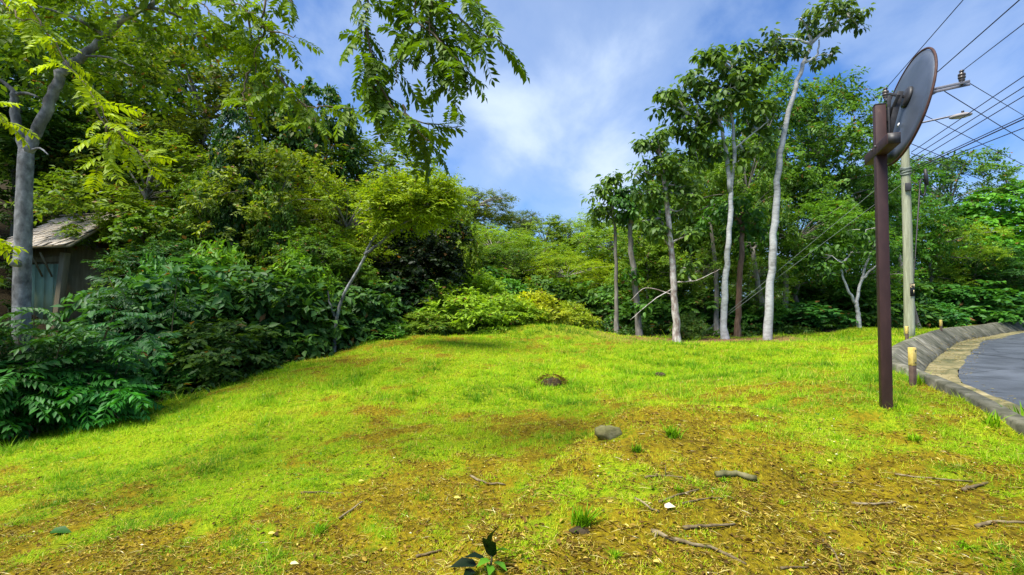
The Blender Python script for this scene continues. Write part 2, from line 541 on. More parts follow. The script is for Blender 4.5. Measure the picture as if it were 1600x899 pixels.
# asphalt
m, t, out = new_mat('asphalt')
tcn = N(t, 'ShaderNodeTexCoord')
a = N(t, 'ShaderNodeTexNoise', i_Scale=95.0, i_Detail=3.0)
b = N(t, 'ShaderNodeTexNoise', i_Scale=.55, i_Detail=5.0)
vv = N(t, 'ShaderNodeTexVoronoi', i_Scale=160.0)
for q in (a, b, vv):
    t.links.new(tcn.outputs['Object'], q.inputs['Vector'])
f = math_n(t, 'ADD', math_n(t, 'MULTIPLY', a.outputs[0], .5), math_n(t, 'MULTIPLY', b.outputs[0], .5))
rp = ramp(t, [(.3, (.040, .045, .053)), (.5, (.075, .086, .102)), (.7, (.12, .136, .16))], 'LINEAR')
t.links.new(f, rp.inputs[0])
p = N(t, 'ShaderNodeBsdfPrincipled', i_Roughness=.62)
p.inputs['Specular IOR Level'].default_value = .4
ck = N(t, 'ShaderNodeTexVoronoi', i_Scale=.55, feature='DISTANCE_TO_EDGE')
wn = N(t, 'ShaderNodeTexNoise', i_Scale=1.8, i_Detail=5.0)
t.links.new(tcn.outputs['Object'], wn.inputs['Vector'])
t.links.new(mixc(t, .12, tcn.outputs['Object'], wn.outputs[1]), ck.inputs['Vector'])
cr = ramp(t, [(.0, .35), (.012, 1.0)], 'LINEAR')
t.links.new(ck.outputs['Distance'], cr.inputs[0])
st = ramp(t, [(.38, .62), (.55, 1.0)], 'LINEAR')
t.links.new(wn.outputs[0], st.inputs[0])
acol = mixc(t, 1.0, mixc(t, 1.0, rp.outputs[0], cr.outputs[0], 'MULTIPLY'), st.outputs[0], 'MULTIPLY')
t.links.new(acol, p.inputs['Base Color'])
bn = N(t, 'ShaderNodeBump', i_Strength=.5, i_Distance=.01)
t.links.new(vv.outputs['Distance'], bn.inputs['Height']); t.links.new(bn.outputs[0], p.inputs['Normal'])
t.links.new(p.outputs[0], out.inputs[0])
M_asph = m

# ground: soil, thin green growth, forest floor (masks are attributes of the sheet)
m, t, out = new_mat('earth_and_turf')
tcn = N(t, 'ShaderNodeTexCoord')
fine = N(t, 'ShaderNodeTexNoise', i_Scale=26.0, i_Detail=8.0, i_Roughness=.65)
mid = N(t, 'ShaderNodeTexNoise', i_Scale=2.6, i_Detail=6.0, i_Roughness=.6)
grit = N(t, 'ShaderNodeTexVoronoi', i_Scale=75.0)
for q in (fine, mid, grit):
    t.links.new(tcn.outputs['Object'], q.inputs['Vector'])
soil = ramp(t, [(.30, (.035, .026, .003)), (.43, (.115, .085, .004)), (.56, (.235, .175, .006)), (.74, (.42, .34, .025))], 'LINEAR')
t.links.new(math_n(t, 'ADD', math_n(t, 'MULTIPLY', fine.outputs[0], .65), math_n(t, 'MULTIPLY', mid.outputs[0], .35)), soil.inputs[0])
grs = ramp(t, [(.30, (.07, .10, .004)), (.5, (.20, .27, .006)), (.7, (.34, .40, .010))], 'LINEAR')
t.links.new(fine.outputs[0], grs.inputs[0])
flo = ramp(t, [(.3, (.012, .010, .006)), (.5, (.035, .027, .014)), (.7, (.08, .058, .03))], 'LINEAR')
t.links.new(fine.outputs[0], flo.inputs[0])
red = ramp(t, [(.3, (.08, .035, .018)), (.5, (.20, .095, .05)), (.7, (.34, .19, .12))], 'LINEAR')
t.links.new(fine.outputs[0], red.inputs[0])
ad = N(t, 'ShaderNodeAttribute', attribute_name='dry')
af = N(t, 'ShaderNodeAttribute', attribute_name='forest')
ar = N(t, 'ShaderNodeAttribute', attribute_name='redsoil')
dd = math_n(t, 'ADD', ad.outputs['Fac'], math_n(t, 'MULTIPLY', math_n(t, 'SUBTRACT', fine.outputs[0], .5), .9))
dr = ramp(t, [(.32, 0.0), (.72, 1.0)])
t.links.new(dd, dr.inputs[0])
col = mixc(t, dr.outputs[0], grs.outputs[0], soil.outputs[0])
col = mixc(t, ar.outputs['Fac'], col, red.outputs[0])
col = mixc(t, af.outputs['Fac'], col, flo.outputs[0])
p = N(t, 'ShaderNodeBsdfPrincipled', i_Roughness=.95)
p.inputs['Specular IOR Level'].default_value = .1
t.links.new(col, p.inputs['Base Color'])
hh = math_n(t, 'ADD', fine.outputs[0], math_n(t, 'MULTIPLY', grit.outputs['Distance'], .4))
bn = N(t, 'ShaderNodeBump', i_Strength=.8, i_Distance=.035)
t.links.new(hh, bn.inputs['Height']); t.links.new(bn.outputs[0], p.inputs['Normal'])
t.links.new(p.outputs[0], out.inputs[0])
M_ground = m


def tint_mat(name, stops, trans=.3, rough=.6, spec=.15):
    m, t, out = new_mat(name)
    at = N(t, 'ShaderNodeAttribute', attribute_name='tint')
    rp = ramp(t, stops, 'LINEAR')
    t.links.new(at.outputs['Fac'], rp.inputs[0])
    p = N(t, 'ShaderNodeBsdfPrincipled', i_Roughness=rough)
    p.inputs['Specular IOR Level'].default_value = spec
    t.links.new(rp.outputs[0], p.inputs['Base Color'])
    tr = N(t, 'ShaderNodeBsdfTranslucent')
    t.links.new(rp.outputs[0], tr.inputs[0])
    mx = N(t, 'ShaderNodeMixShader'); mx.inputs[0].default_value = trans
    t.links.new(p.outputs[0], mx.inputs[1]); t.links.new(tr.outputs[0], mx.inputs[2])
    t.links.new(mx.outputs[0], out.inputs[0])
    return m


M_grass = tint_mat('grass_blade', [(0, (.06, .17, .003)), (.3, (.17, .36, .004)), (.62, (.33, .54, .006)), (.84, (.50, .56, .012)), (1, (.62, .50, .12))], .4)
M_litter = tint_mat('dead_leaf', [(0, (.045, .026, .008)), (.3, (.15, .085, .015)), (.55, (.36, .25, .035)), (.8, (.56, .47, .11)), (1, (.78, .72, .46))], .1, .8)

# ------------------------------------------------------------------ ground sheet
n = 470
u = np.linspace(-1, 1, n)
gx = 5.2 * np.sinh(u * 5.1)
vv_ = np.linspace(-.62, 1, n)
gy = 3.0 + 5.2 * np.sinh(vv_ * 5.1)
X, Y = np.meshgrid(gx, gy)
xf, yf = X.ravel(), Y.ravel()
zf = ground_raw(xf, yf)
sdk = kerb_sd(xf, yf)
_ki = np.array([((KERB[::2, 0] - a) ** 2 + (KERB[::2, 1] - b) ** 2).argmin() * 2 if s > 0 and s < 12 else 0 for a, b, s in zip(xf, yf, sdk)])
low = ROADZ[_ki] - 0.25
inroad = (sdk > 0.08) & (sdk < KOFF + ROAD_W + .3)
zf = np.where(inroad, np.minimum(zf, low), zf)
idx = np.arange(n * n).reshape(n, n)
q = np.stack([idx[:-1, :-1], idx[:-1, 1:], idx[1:, 1:], idx[1:, :-1]], -1).reshape(-1, 4)
g = MB(); g.add(np.stack([xf, yf, zf], 1), q)
gm = g.mesh('ground', M_ground, smooth=True)
lawn_sd = poly_sd(xf, yf, LAWN) + .5 * (fbm(xf * 1.3, yf * 1.3, 77) - .5)
forest = 1 - sstep(-.25, .25, lawn_sd)
redm = sstep(.35, .75, fbm(xf * .9, yf * .9, 51) + .25) * 1.4 * np.exp(-(((xf - 6.2) / 2.8) ** 2 + ((yf - 15.5) / 1.0) ** 2) * .9) + np.exp(-(((xf - 13.8) / 2.5) ** 2 + ((yf - 20.5) / 1.2) ** 2))
for nm, val in (('dry', dryness(xf, yf)), ('forest', forest), ('redsoil', np.clip(redm, 0, 1))):
    at = gm.attributes.new(nm, 'FLOAT', 'POINT')
    at.data.foreach_set('value', val.astype(np.float32))
tag(obj('ground', gm), kind='structure')


# ------------------------------------------------------------------ road, gutter, drain
def strip(name, offs, mat, zfun, step=2, smooth=True, wig=lambda i, o: 0.0):
    """sheet along the kerb line; offs = distances from the lip, zfun(i, off) = height"""
    I = np.arange(0, len(KERB), step)
    s = MB()
    V = np.array([[(KERB[i, 0] + KN[i, 0] * (o + wig(i, o)), KERB[i, 1] + KN[i, 1] * (o + wig(i, o)), zfun(i, o)) for o in offs] for i in I])
    m_, k_ = V.shape[:2]
    ii = np.arange(m_ * k_).reshape(m_, k_)
    q = np.stack([ii[:-1, :-1], ii[:-1, 1:], ii[1:, 1:], ii[1:, :-1]], -1).reshape(-1, 4)[:, ::-1]
    s.add(V.reshape(-1, 3), q)
    return s.mesh(name, mat, smooth=smooth)


rng = np.random.default_rng(11)
_gn = lambda x, y: 0.05 * (fbm(np.array([x * 2.3]), np.array([y * 2.3]), 61)[0] - .5)
tag(obj('road', strip('road', list(KOFF + np.array([0, .05, .5, 2, 3.5, 5, 6.5, 7.0])), M_asph, lambda i, o: ROADZ[i] + .0 + .03 * math.sin((o - KOFF) / ROAD_W * math.pi))), kind='structure')
tag(obj('gutter', strip('gutter', [.40, .47, .55, .63, .71, .79, .87, .95, 1.02, 1.06], M_gutter,
                        lambda i, o: (ROADZ[i] - .03 + (.05 if o < .45 else 0) + _gn(KERB[i, 0] + KN[i, 0] * o, KERB[i, 1] + KN[i, 1] * o)) if o < .9 else ROADZ[i] + (.010 if o < 1.05 else -.012),
                        step=1, wig=lambda i, o: 0 if o < .8 else .34 * (fbm(np.array([KERB[i, 0] * .8]), np.array([KERB[i, 1] * .8]), 71)[0] - .45))), kind='structure')
drain = thing('drain_kerb', 'raised concrete drain edge of sloped slabs curving round the bend beside the road', 'kerb')
PAN = 11
i0 = 20
k = 0
while i0 + PAN < len(KERB) - 1:
    y_ = KERB[i0, 1]
    far = y_ > 34
    ln = PAN if not far else 24
    if i0 + ln >= len(KERB): break
    b = MB()
    I = list(range(i0, i0 + ln + 1))
    dz = random.uniform(-.014, .010); ds = random.uniform(-.02, .02)
    rows = []
    for j, i in enumerate(I):
        c = KERB[i].copy(); nn = KN[i]; tt = _kt[i]
        if j == 0: c = c + tt * random.uniform(.01, .035)
        if j == len(I) - 1: c = c - tt * random.uniform(.01, .035)
        z = _lz[i] + dz
        prof = [(-.10, -.55), (-.10 + ds, -.02), (-.085 + ds, 0.0), (.03 + ds, .005), (.05 + ds, -.01), (.26 + ds, -.20), (.46, -.40), (.46, -.60)]
        rows.append([(c[0] + nn[0] * o, c[1] + nn[1] * o, z + h) for o, h in prof])
    V = np.array(rows); m_, k_ = V.shape[:2]
    ii = np.arange(m_ * k_).reshape(m_, k_)
    q = np.stack([ii[:-1, :-1], ii[:-1, 1:], ii[1:, 1:], ii[1:, :-1]], -1).reshape(-1, 4)[:, ::-1]
    b.add(V.reshape(-1, 3), [q, ii[0][None], ii[-1][::-1][None]])
    obj('slab', b.mesh('slab', M_conc), drain)
    i0 += ln
    k += 1


# ------------------------------------------------------------------ leaves in bulk
def leaf_faces(b, p, d, nrm, L, Wd, tint, shape='rhomb', fold=.14):
    """p,d,nrm (n,3); L,Wd,tint (n,)"""
    d = unit(d); s = unit(np.cross(d, nrm)); nn = np.cross(s, d)
    L = L[:, None]; Wd = Wd[:, None]
    if shape == 'rhomb':
        tip = p + d * L - nn * L * .12
        l = p + d * L * .45 + s * Wd * .5 + nn * Wd * fold
        r = p + d * L * .45 - s * Wd * .5 + nn * Wd * fold
        V = np.stack([p, r, tip, l], 1)
        k = np.arange(len(p))[:, None] * 4
        f = np.concatenate([k + np.array([0, 1, 2]), k + np.array([0, 2, 3])])
        b.add(V.reshape(-1, 3), f, np.repeat(tint, 4))
    else:  # broad leaf, drooping tip, six outline points
        c = p + d * L * .5 - nn * L * .03
        tip = p + d * L * .98 - nn * L * .28
        l1 = p + d * L * .12 + s * Wd * .38 + nn * Wd * fold * .6
        l2 = p + d * L * .55 + s * Wd * .5 + nn * Wd * fold - nn * L * .05
        r1 = p + d * L * .12 - s * Wd * .38 + nn * Wd * fold * .6
        r2 = p + d * L * .55 - s * Wd * .5 + nn * Wd * fold - nn * L * .05
        V = np.stack([p, r1, r2, tip, l2, l1, c], 1)
        k = np.arange(len(p))[:, None] * 7
        f = np.concatenate([k + np.array(x) for x in ([0, 1, 6], [1, 2, 6], [2, 3, 6], [3, 4, 6], [4, 5, 6], [5, 0, 6])])
        b.add(V.reshape(-1, 3), f, np.repeat(tint, 7))


def sprays(b, rng, cen, out, ntw, nlf, tlen, L, Wd, droop=.25, flat=.6, spread=.9, shape='rhomb', ttint=None):
    """cen,out (k,3): leafy twigs growing from cluster centres"""
    k = len(cen)
    ct = rng.uniform(.0, 1, k) if ttint is None else ttint
    c = np.repeat(cen, ntw, 0); o = np.repeat(out, ntw, 0); ct = np.repeat(ct, ntw)
    d = rng.normal(size=c.shape); d[:, 2] *= (1 - flat * .6)
    d = unit(unit(d) * spread + o * .75 + np.array([0, 0, .12]))
    m_ = len(c)
    tl = tlen * rng.uniform(.55, 1.25, m_)
    t = (np.arange(nlf) + .6) / nlf
    t = t[None] + rng.uniform(-.3, .3, (m_, nlf)) / nlf
    pos = c[:, None] + d[:, None] * (tl[:, None] * t)[..., None]
    pos[..., 2] -= droop * tl[:, None] * t ** 2
    td = d[:, None] - np.array([0, 0, 1.0]) * (2 * droop * t)[..., None]
    td = unit(td)
    up = np.array([0, 0, 1.0]) + rng.normal(size=(m_, 1, 3)) * (.55 * (1 - flat) + .15)
    side = unit(np.cross(td, up))
    sg = np.where(np.arange(nlf) % 2 == 0, 1.0, -1.0)[None, :, None]
    ld = unit(td * .55 + side * sg * .9 + rng.normal(size=pos.shape) * .18 - np.array([0, 0, .12 + droop * .4]))
    nrm = unit(np.array([0, 0, 1.0]) + o[:, None] * .35 + rng.normal(size=pos.shape) * .42)
    pos = pos.reshape(-1, 3)
    n_ = len(pos)
    tint = np.clip(np.repeat(ct, nlf) * .55 + .2 + rng.normal(size=n_) * .16, 0, .965)
    tint = np.where(rng.random(n_) < .022, 1.0, tint)
    s = rng.uniform(.5, 1.4, n_)
    leaf_faces(b, pos, ld.reshape(-1, 3), nrm.reshape(-1, 3), L * s, Wd * s, tint, shape)


def rosettes(b, rng, cen, nl, L, Wd, droop=.3, r0=.06, shape='broad', ttint=None):
    k = len(cen)
    ct = np.repeat(rng.uniform(0, 1, k) if ttint is None else ttint, nl)
    c = np.repeat(cen, nl, 0); n_ = len(c)
    a = rng.uniform(0, 2 * math.pi, n_); e = rng.uniform(-.55, .75, n_) - droop
    d = np.stack([np.cos(a) * np.cos(e), np.sin(a) * np.cos(e), np.sin(e)], 1)
    s = rng.uniform(.65, 1.2, n_)
    pos = c + d * (r0 + rng.uniform(.1, .75, n_) * L)[:, None] + rng.normal(size=c.shape) * .05
    nrm = unit(np.array([0, 0, 1.0]) - d * np.sin(e)[:, None] * .8 + rng.normal(size=c.shape) * .3)
    d2 = unit(d - np.array([0, 0, droop]))
    leaf_faces(b, pos, d2, nrm, L * s, Wd * s, np.clip(ct * .5 + .22 + rng.normal(size=n_) * .16, 0, .965), shape)


def blob_points(rng, ell, k, shell=.5, lower=.35):
    """cluster centres in a union of ellipsoids, mostly near the surface and the upper side"""
    ell = np.array(ell, float)
    vol = ell[:, 3] * ell[:, 4] * ell[:, 5]
    pr = vol ** .75; pr /= pr.sum()
    w = rng.choice(len(ell), k * 3, p=pr)
    d = unit(rng.normal(size=(k * 3, 3)))
    keep = (d[:, 2] > -.15) | (rng.random(k * 3) < lower)
    d, w = d[keep][:k], w[keep][:k]
    r = shell + (1 - shell) * rng.random(len(d)) ** .6
    r = r * rng.uniform(.88, 1.12, len(d))
    return ell[w, :3] + d * r[:, None] * ell[w, 3:], d


def crown_limbs(b, rng, base_pts, cen, r0, n_, sides=5):
    """curved limbs from points up the trunk to cluster centres"""
    pick = rng.choice(len(cen), min(n_, len(cen)), replace=False)
    for i in pick:
        e = cen[i]
        cand = base_pts[base_pts[:, 2] < e[2] + .2]
        if len(cand) == 0: cand = base_pts[:1]
        s = cand[np.argmin(np.linalg.norm((cand - e) * np.array([1, 1, .7]), axis=1))]
        mid = s * .5 + e * .5 + np.array([0, 0, .12 * np.linalg.norm(e - s)]) + rng.normal(size=3) * .08 * np.linalg.norm(e - s)
        t = np.linspace(0, 1, 6)[:, None]
        P = (1 - t) ** 2 * s + 2 * t * (1 - t) * mid + t ** 2 * e
        b.tube(P, np.linspace(r0 * rng.uniform(.5, 1), r0 * .14, 6), sides, cap=False)


def wob_path(pts, nper=5, wob=0.0, rng=None):
    P = catmull(np.asarray(pts, float), nper)
    if wob and rng is not None:
        P[1:-1] += rng.normal(size=P[1:-1].shape) * wob * np.array([1, 1, .3])
    return P


# prototype trees: (crown mesh, trunk mesh, nominal width, nominal height)
PROTO = {}


def proto(kind, seed, ell, K, ntw, nlf, tlen, L, Wd, trunk_r=.12, droop=.25, flat=.6, shape='rhomb', bark=None, mat=None, limbs=26, shell=.5, lower=.35, spread=.9, ros=0, lean=0.0, stems=1):
    rng = np.random.default_rng(seed)
    cen, d = blob_points(rng, ell, K, shell, lower)
    b = MB()
    zmin = cen[:, 2].min(); zmax = cen[:, 2].max()
    tt = np.clip(.5 + .5 * (fbm(cen[:, 0] * .9 + seed, cen[:, 1] * .9 + cen[:, 2] * .7, seed) - .5) * 3 + rng.normal(size=len(cen)) * .12, 0, 1)
    if ros:
        rosettes(b, rng, cen, ros, L, Wd, droop, ttint=tt)
    else:
        sprays(b, rng, cen, d, ntw, nlf, tlen, L, Wd, droop, flat, spread, shape, ttint=tt)
    cm = b.mesh(kind + '_crown', mat or M_leaf, tint=True)
    w = (np.percentile(cen[:, 0], 98) - np.percentile(cen[:, 0], 2) + np.percentile(cen[:, 1], 98) - np.percentile(cen[:, 1], 2)) / 2 + tlen
    tb = MB()
    top = np.array(ell)[:, 2].mean()
    for s in range(stems):
        a = rng.uniform(0, 6.28)
        o = np.array([math.cos(a), math.sin(a), 0]) * (0 if stems == 1 else rng.uniform(.1, .3) * w)
        tp = wob_path([(o[0] * .2, o[1] * .2, -.4), (o[0] * .5, o[1] * .5, top * .35), (o[0] * .8 + lean * .5, o[1] * .8, top * .7), (o[0] + lean, o[1], top * 1.12)], 5, .03, rng)
        tb.tube(tp, np.linspace(trunk_r, trunk_r * .35, len(tp)), 7)
        bp = tp[int(len(tp) * .35):]
        crown_limbs(tb, rng, bp, cen, trunk_r * .5, limbs // stems)
    tm = tb.mesh(kind + '_trunk', bark or M_bark_grey, smooth=True)
    PROTO.setdefault(kind, []).append((cm, tm, w, zmax + tlen * .3))


for s in (1, 2):
    r_ = np.random.default_rng(100 + s)
    J = lambda a: a * r_.uniform(.85, 1.15)
    # tall leafy tree with a rounded broken crown
    proto('leafy_tree', s, [(0, 0, 5.6, J(2.2), J(2.2), J(1.7)), (1.3, .4, 4.3, J(1.6), J(1.5), J(1.2)), (-1.4, -.5, 4.4, J(1.6), J(1.6), J(1.3)), (.2, 1.4, 3.6, 1.6, 1.4, 1.1), (0, -1.5, 3.3, J(1.7), 1.3, 1.2), (-.8, .4, 6.6, 1.1, 1.1, .9)], 330, 7, 9, .55, .15, .075)
    # small feathery leaves in level layers
    proto('feathery_tree', s + 10, [(0, 0, 4.4, J(2.4), J(2.3), J(.9)), (1.2, .4, 3.4, J(1.5), 1.5, .7), (-1.3, 0, 3.3, J(1.6), 1.5, .7), (0, -1.2, 2.6, J(1.5), 1.2, .7), (.3, .8, 5.1, 1.3, 1.2, .7), (0, .4, 2.0, 1.6, 1.6, .7)], 300, 8, 10, .5, .11, .045, flat=.9, droop=.18, spread=1.1)
    # dense creeper-draped mound down to the ground
    proto('draped_tree', s + 20, [(0, 0, 3.4, J(1.8), J(1.8), J(2.0)), (.5, .3, 5.0, 1.3, 1.3, 1.2), (1.1, -.3, 2.0, J(1.3), 1.3, 1.8), (-1.1, .3, 2.0, J(1.3), 1.3, 1.9), (0, -1, 1.6, 1.4, 1.1, 1.5)], 520, 6, 8, .42, .14, .11, droop=.6, flat=.2, lower=.8, shell=.75, limbs=14)
    # big-leaved shrub reaching the ground
    proto('broad_shrub', s + 30, [(0, 0, 1.1, J(1.0), J(1.0), .75), (.7, -.2, .75, .7, .7, .6), (-.7, .1, .7, .75, .7, .6), (0, -.6, .5, .9, .6, .5)], 150, 6, 7, .36, .17, .09, trunk_r=.035, stems=4, droop=.35, limbs=20, lower=.8, mat=M_gloss, bark=M_twig)
    # light herb-like shrub
    proto('herb_shrub', s + 40, [(0, 0, .8, J(.9), J(.9), .6), (.6, .1, .6, .7, .7, .5), (-.6, -.1, .55, .7, .6, .5), (.1, 0, 1.25, .5, .5, .35)], 150, 6, 9, .34, .12, .05, trunk_r=.02, stems=5, droop=.15, limbs=20, lower=.6, flat=.3, bark=M_twig)
# one flat umbrella tree and one large-leaved tree
proto('umbrella_tree', 61, [(0, 0, 5.7, 2.9, 2.8, 1.0), (1.6, .3, 4.9, 1.7, 1.6, .9), (-1.8, 0, 4.9, 1.7, 1.6, .9), (0, 0, 4.4, 2.0, 2.0, .8)], 330, 8, 9, .6, .13, .06, flat=.95, droop=.1, limbs=40, trunk_r=.2)
for s in (1, 2, 3):
    r_ = np.random.default_rng(200 + s)
    J = lambda a: a * r_.uniform(.8, 1.2)
    proto('large_leaved_tree', s + 70, [(0, 0, 6.2, J(1.9), J(1.8), J(1.5)), (1.3, .3, 5.0, J(1.5), 1.4, 1.1), (-1.3, 0, 4.8, J(1.5), 1.4, 1.1), (.2, -.8, 3.7, J(1.4), 1.2, .9), (0, .6, 7.3, .9, .9, .7)], 210, 1, 1, .4, .34, .2, ros=13, droop=.25, limbs=60, trunk_r=.13, bark=M_bark_white, lower=.5, shell=.35)


def place(kind, var, px, depth, top, wpx, color, label, group=None, cat='tree', rz=None, name=None, zoff=0.0):
    cm, tm, w, h = PROTO[kind][var % len(PROTO[kind])]
    x = (px - 800) / F * depth
    z = ground_z(x, depth) - .05 + zoff
    zt = W(px, top, depth)[2]
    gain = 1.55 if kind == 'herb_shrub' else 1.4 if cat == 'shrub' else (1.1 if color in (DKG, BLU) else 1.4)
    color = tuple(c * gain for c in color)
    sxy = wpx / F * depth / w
    sz = max(.3, (zt - z) / h)
    o = thing(name or kind, label, cat, (x, depth, z), (sum(map(ord, label)) * .737) % 6.283 if rz is None else rz, group)
    o.scale = (sxy, sxy, sz)
    if cat == 'shrub':
        obj('stem', tm, o)
        obj('foliage', cm, o, color)
    else:
        obj('trunk', tm, o)
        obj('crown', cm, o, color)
    return o


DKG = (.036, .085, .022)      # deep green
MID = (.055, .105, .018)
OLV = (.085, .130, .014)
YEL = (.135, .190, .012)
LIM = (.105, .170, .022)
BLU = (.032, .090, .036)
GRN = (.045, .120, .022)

HILL = 'trees on the wooded slope behind the lawn'
T = [
    # left slope
    ('leafy_tree', 0, 130, 21, 50, 380, MID, 'tall green tree behind the shingled hut, at the back of the slope'),
    ('leafy_tree', 1, 20, 17, 40, 300, DKG, 'dark leafy tree just behind the shingled hut, cut by the frame edge'),
    ('leafy_tree', 1, 315, 19, 55, 290, (.075, .10, .022), 'thin-crowned tree with some rusty leaves, sky showing through its top'),
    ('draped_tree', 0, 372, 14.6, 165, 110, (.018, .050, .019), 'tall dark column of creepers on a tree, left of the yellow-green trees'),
    ('leafy_tree', 1, 312, 13.8, 270, 90, (.06, .11, .018), 'narrow leafy tree half covering the left side of the dark creeper column'),
    ('draped_tree', 1, 428, 14.0, 280, 80, (.055, .11, .02), 'green creeper curtain half covering the right side of the dark column'),
    ('draped_tree', 1, 475, 18, 120, 170, DKG, 'creeper-covered dark tree standing highest left of the open sky'),
    ('leafy_tree', 0, 565, 21, 212, 260, OLV, 'olive green tree below the hanging branch, its rounded top on the skyline'),
    ('feathery_tree', 0, 655, 22, 262, 190, YEL, 'yellow-green feathery tree on the skyline left of the umbrella tree'),
    ('leafy_tree', 1, 225, 15.5, 215, 260, OLV, 'olive leafy tree right of the shingled hut'),
    ('feathery_tree', 1, 130, 18, 190, 230, MID, 'layered green tree above the roof of the hut'),
    ('leafy_tree', 0, 430, 15, 225, 200, (.10, .135, .016), 'sunlit olive tree right of the dark creeper column'),
    ('feathery_tree', 0, 540, 16.5, 275, 200, YEL, 'bright yellow-green tree with level layers behind the slim leaning tree'),
    ('draped_tree', 0, 300, 14, 330, 200, MID, 'green creeper-hung tree in the middle of the left slope'),
    ('draped_tree', 1, 712, 19.5, 300, 80, OLV, 'yellowish creeper curtain right of the dark hollow'),
    ('draped_tree', 0, 645, 17.5, 330, 170, (.007, .015, .006), 'black-green creeper mass filling the dark hollow'),  # near-black leaf colour stands in for the deep shade of the hollow
    ('leafy_tree', 1, 480, 14, 360, 170, MID, 'small leafy tree left of the slim leaning tree'),
    ('feathery_tree', 1, 250, 13, 370, 170, BLU, 'blue-green feathery tree right of the hut wall'),
    # centre
    ('umbrella_tree', 0, 742, 40, 300, 125, (.075, .10, .018), 'dark flat-topped umbrella tree on the skyline'),
    ('umbrella_tree', 0, 815, 56, 331, 66, (.06, .09, .035), 'farthest tree, a small hazy dome on the skyline'),
    ('feathery_tree', 0, 770, 31, 348, 130, LIM, 'light green feathery tree under the flat-topped umbrella tree'),
    ('leafy_tree', 1, 853, 34, 340, 115, (.10, .15, .02), 'light feathery tree in the centre of the far treeline'),
    ('feathery_tree', 0, 908, 35, 335, 120, LIM, 'pale green feathery tree left of the first bare trunk'),
    ('leafy_tree', 0, 720, 25, 375, 120, MID, 'green leafy tree right of the dark hollow'),
    ('leafy_tree', 0, 806, 26, 385, 130, (.07, .12, .025), 'olive feathery tree behind the yellow bushes'),
    ('feathery_tree', 0, 885, 25, 395, 140, YEL, 'yellow-green tree behind the grassy mound'),
    ('feathery_tree', 1, 835, 29, 365, 130, LIM, 'light feathery tree in the centre, in front of the far treeline'),
    ('feathery_tree', 0, 950, 32, 345, 120, (.09, .15, .02), 'mid-green feathery tree just left of the first bare trunk, at the back'),
    ('leafy_tree', 1, 965, 29, 350, 140, LIM, 'light leafy tree behind the two thin trunks'),
    ('feathery_tree', 1, 1030, 27, 360, 130, OLV, 'olive tree seen between the thin trunks and the mottled trunk'),
    # right
    ('leafy_tree', 0, 1285, 25, 128, 200, (.050, .105, .028), 'big dark round tree behind the leaning white trunk'),
    ('leafy_tree', 1, 1190, 24, 118, 200, (.060, .12, .025), 'tall leafy tree between the two white trunks'),
    ('leafy_tree', 0, 1110, 25, 235, 200, MID, 'leafy tree behind the straight white trunk'),
    ('leafy_tree', 0, 1082, 20.5, 232, 150, (.07, .125, .02), 'leafy tree filling the space between the mottled trunk and the straight white trunk'),
    ('leafy_tree', 1, 1170, 20, 200, 130, (.07, .13, .02), 'leafy tree close behind the fork of the straight white trunk'),
    ('leafy_tree', 1, 1045, 23, 290, 150, GRN, 'leafy tree behind the mottled trunk'),
    ('leafy_tree', 0, 1340, 27, 255, 150, GRN, 'green tree rising left of the mirror post'),
    ('feathery_tree', 0, 1245, 21.5, 310, 190, (.065, .14, .022), 'layered tree with bright boughs right of the leaning white trunk'),
    ('feathery_tree', 1, 1320, 22, 345, 170, (.060, .135, .025), 'layered tree above the small forked trunk'),
    ('leafy_tree', 1, 1405, 29, 250, 150, GRN, 'green tree directly behind the utility pole'),
    ('leafy_tree', 0, 1490, 36, 236, 170, (.055, .11, .035), 'tall spreading tree right of the utility pole'),
    ('draped_tree', 1, 1560, 34, 290, 190, (.075, .20, .025), 'bright creeper-clad tree at the right edge above the road'),
    ('feathery_tree', 0, 1455, 30, 335, 150, LIM, 'light green layered tree beside the utility pole'),
    ('leafy_tree', 1, 1525, 31, 380, 140, BLU, 'blue-green leafy tree below the bright creeper-clad tree'),
    ('leafy_tree', 1, 1012, 20.5, 335, 110, (.09, .15, .02), 'light leafy tree directly left of the mottled trunk, at the back'),
    ('feathery_tree', 0, 1100, 19.5, 385, 120, (.08, .14, .022), 'low layered tree between the mottled trunk and the straight white trunk'),
    ('feathery_tree', 1, 1182, 19, 390, 100, (.075, .14, .022), 'low layered tree between the two white trunks'),
    ('draped_tree', 0, 1640, 34, 305, 130, MID, 'creeper-covered tree cut off by the right edge'),
]
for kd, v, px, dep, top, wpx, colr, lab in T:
    place(kd, v, px, dep, top, wpx, colr, lab, HILL)

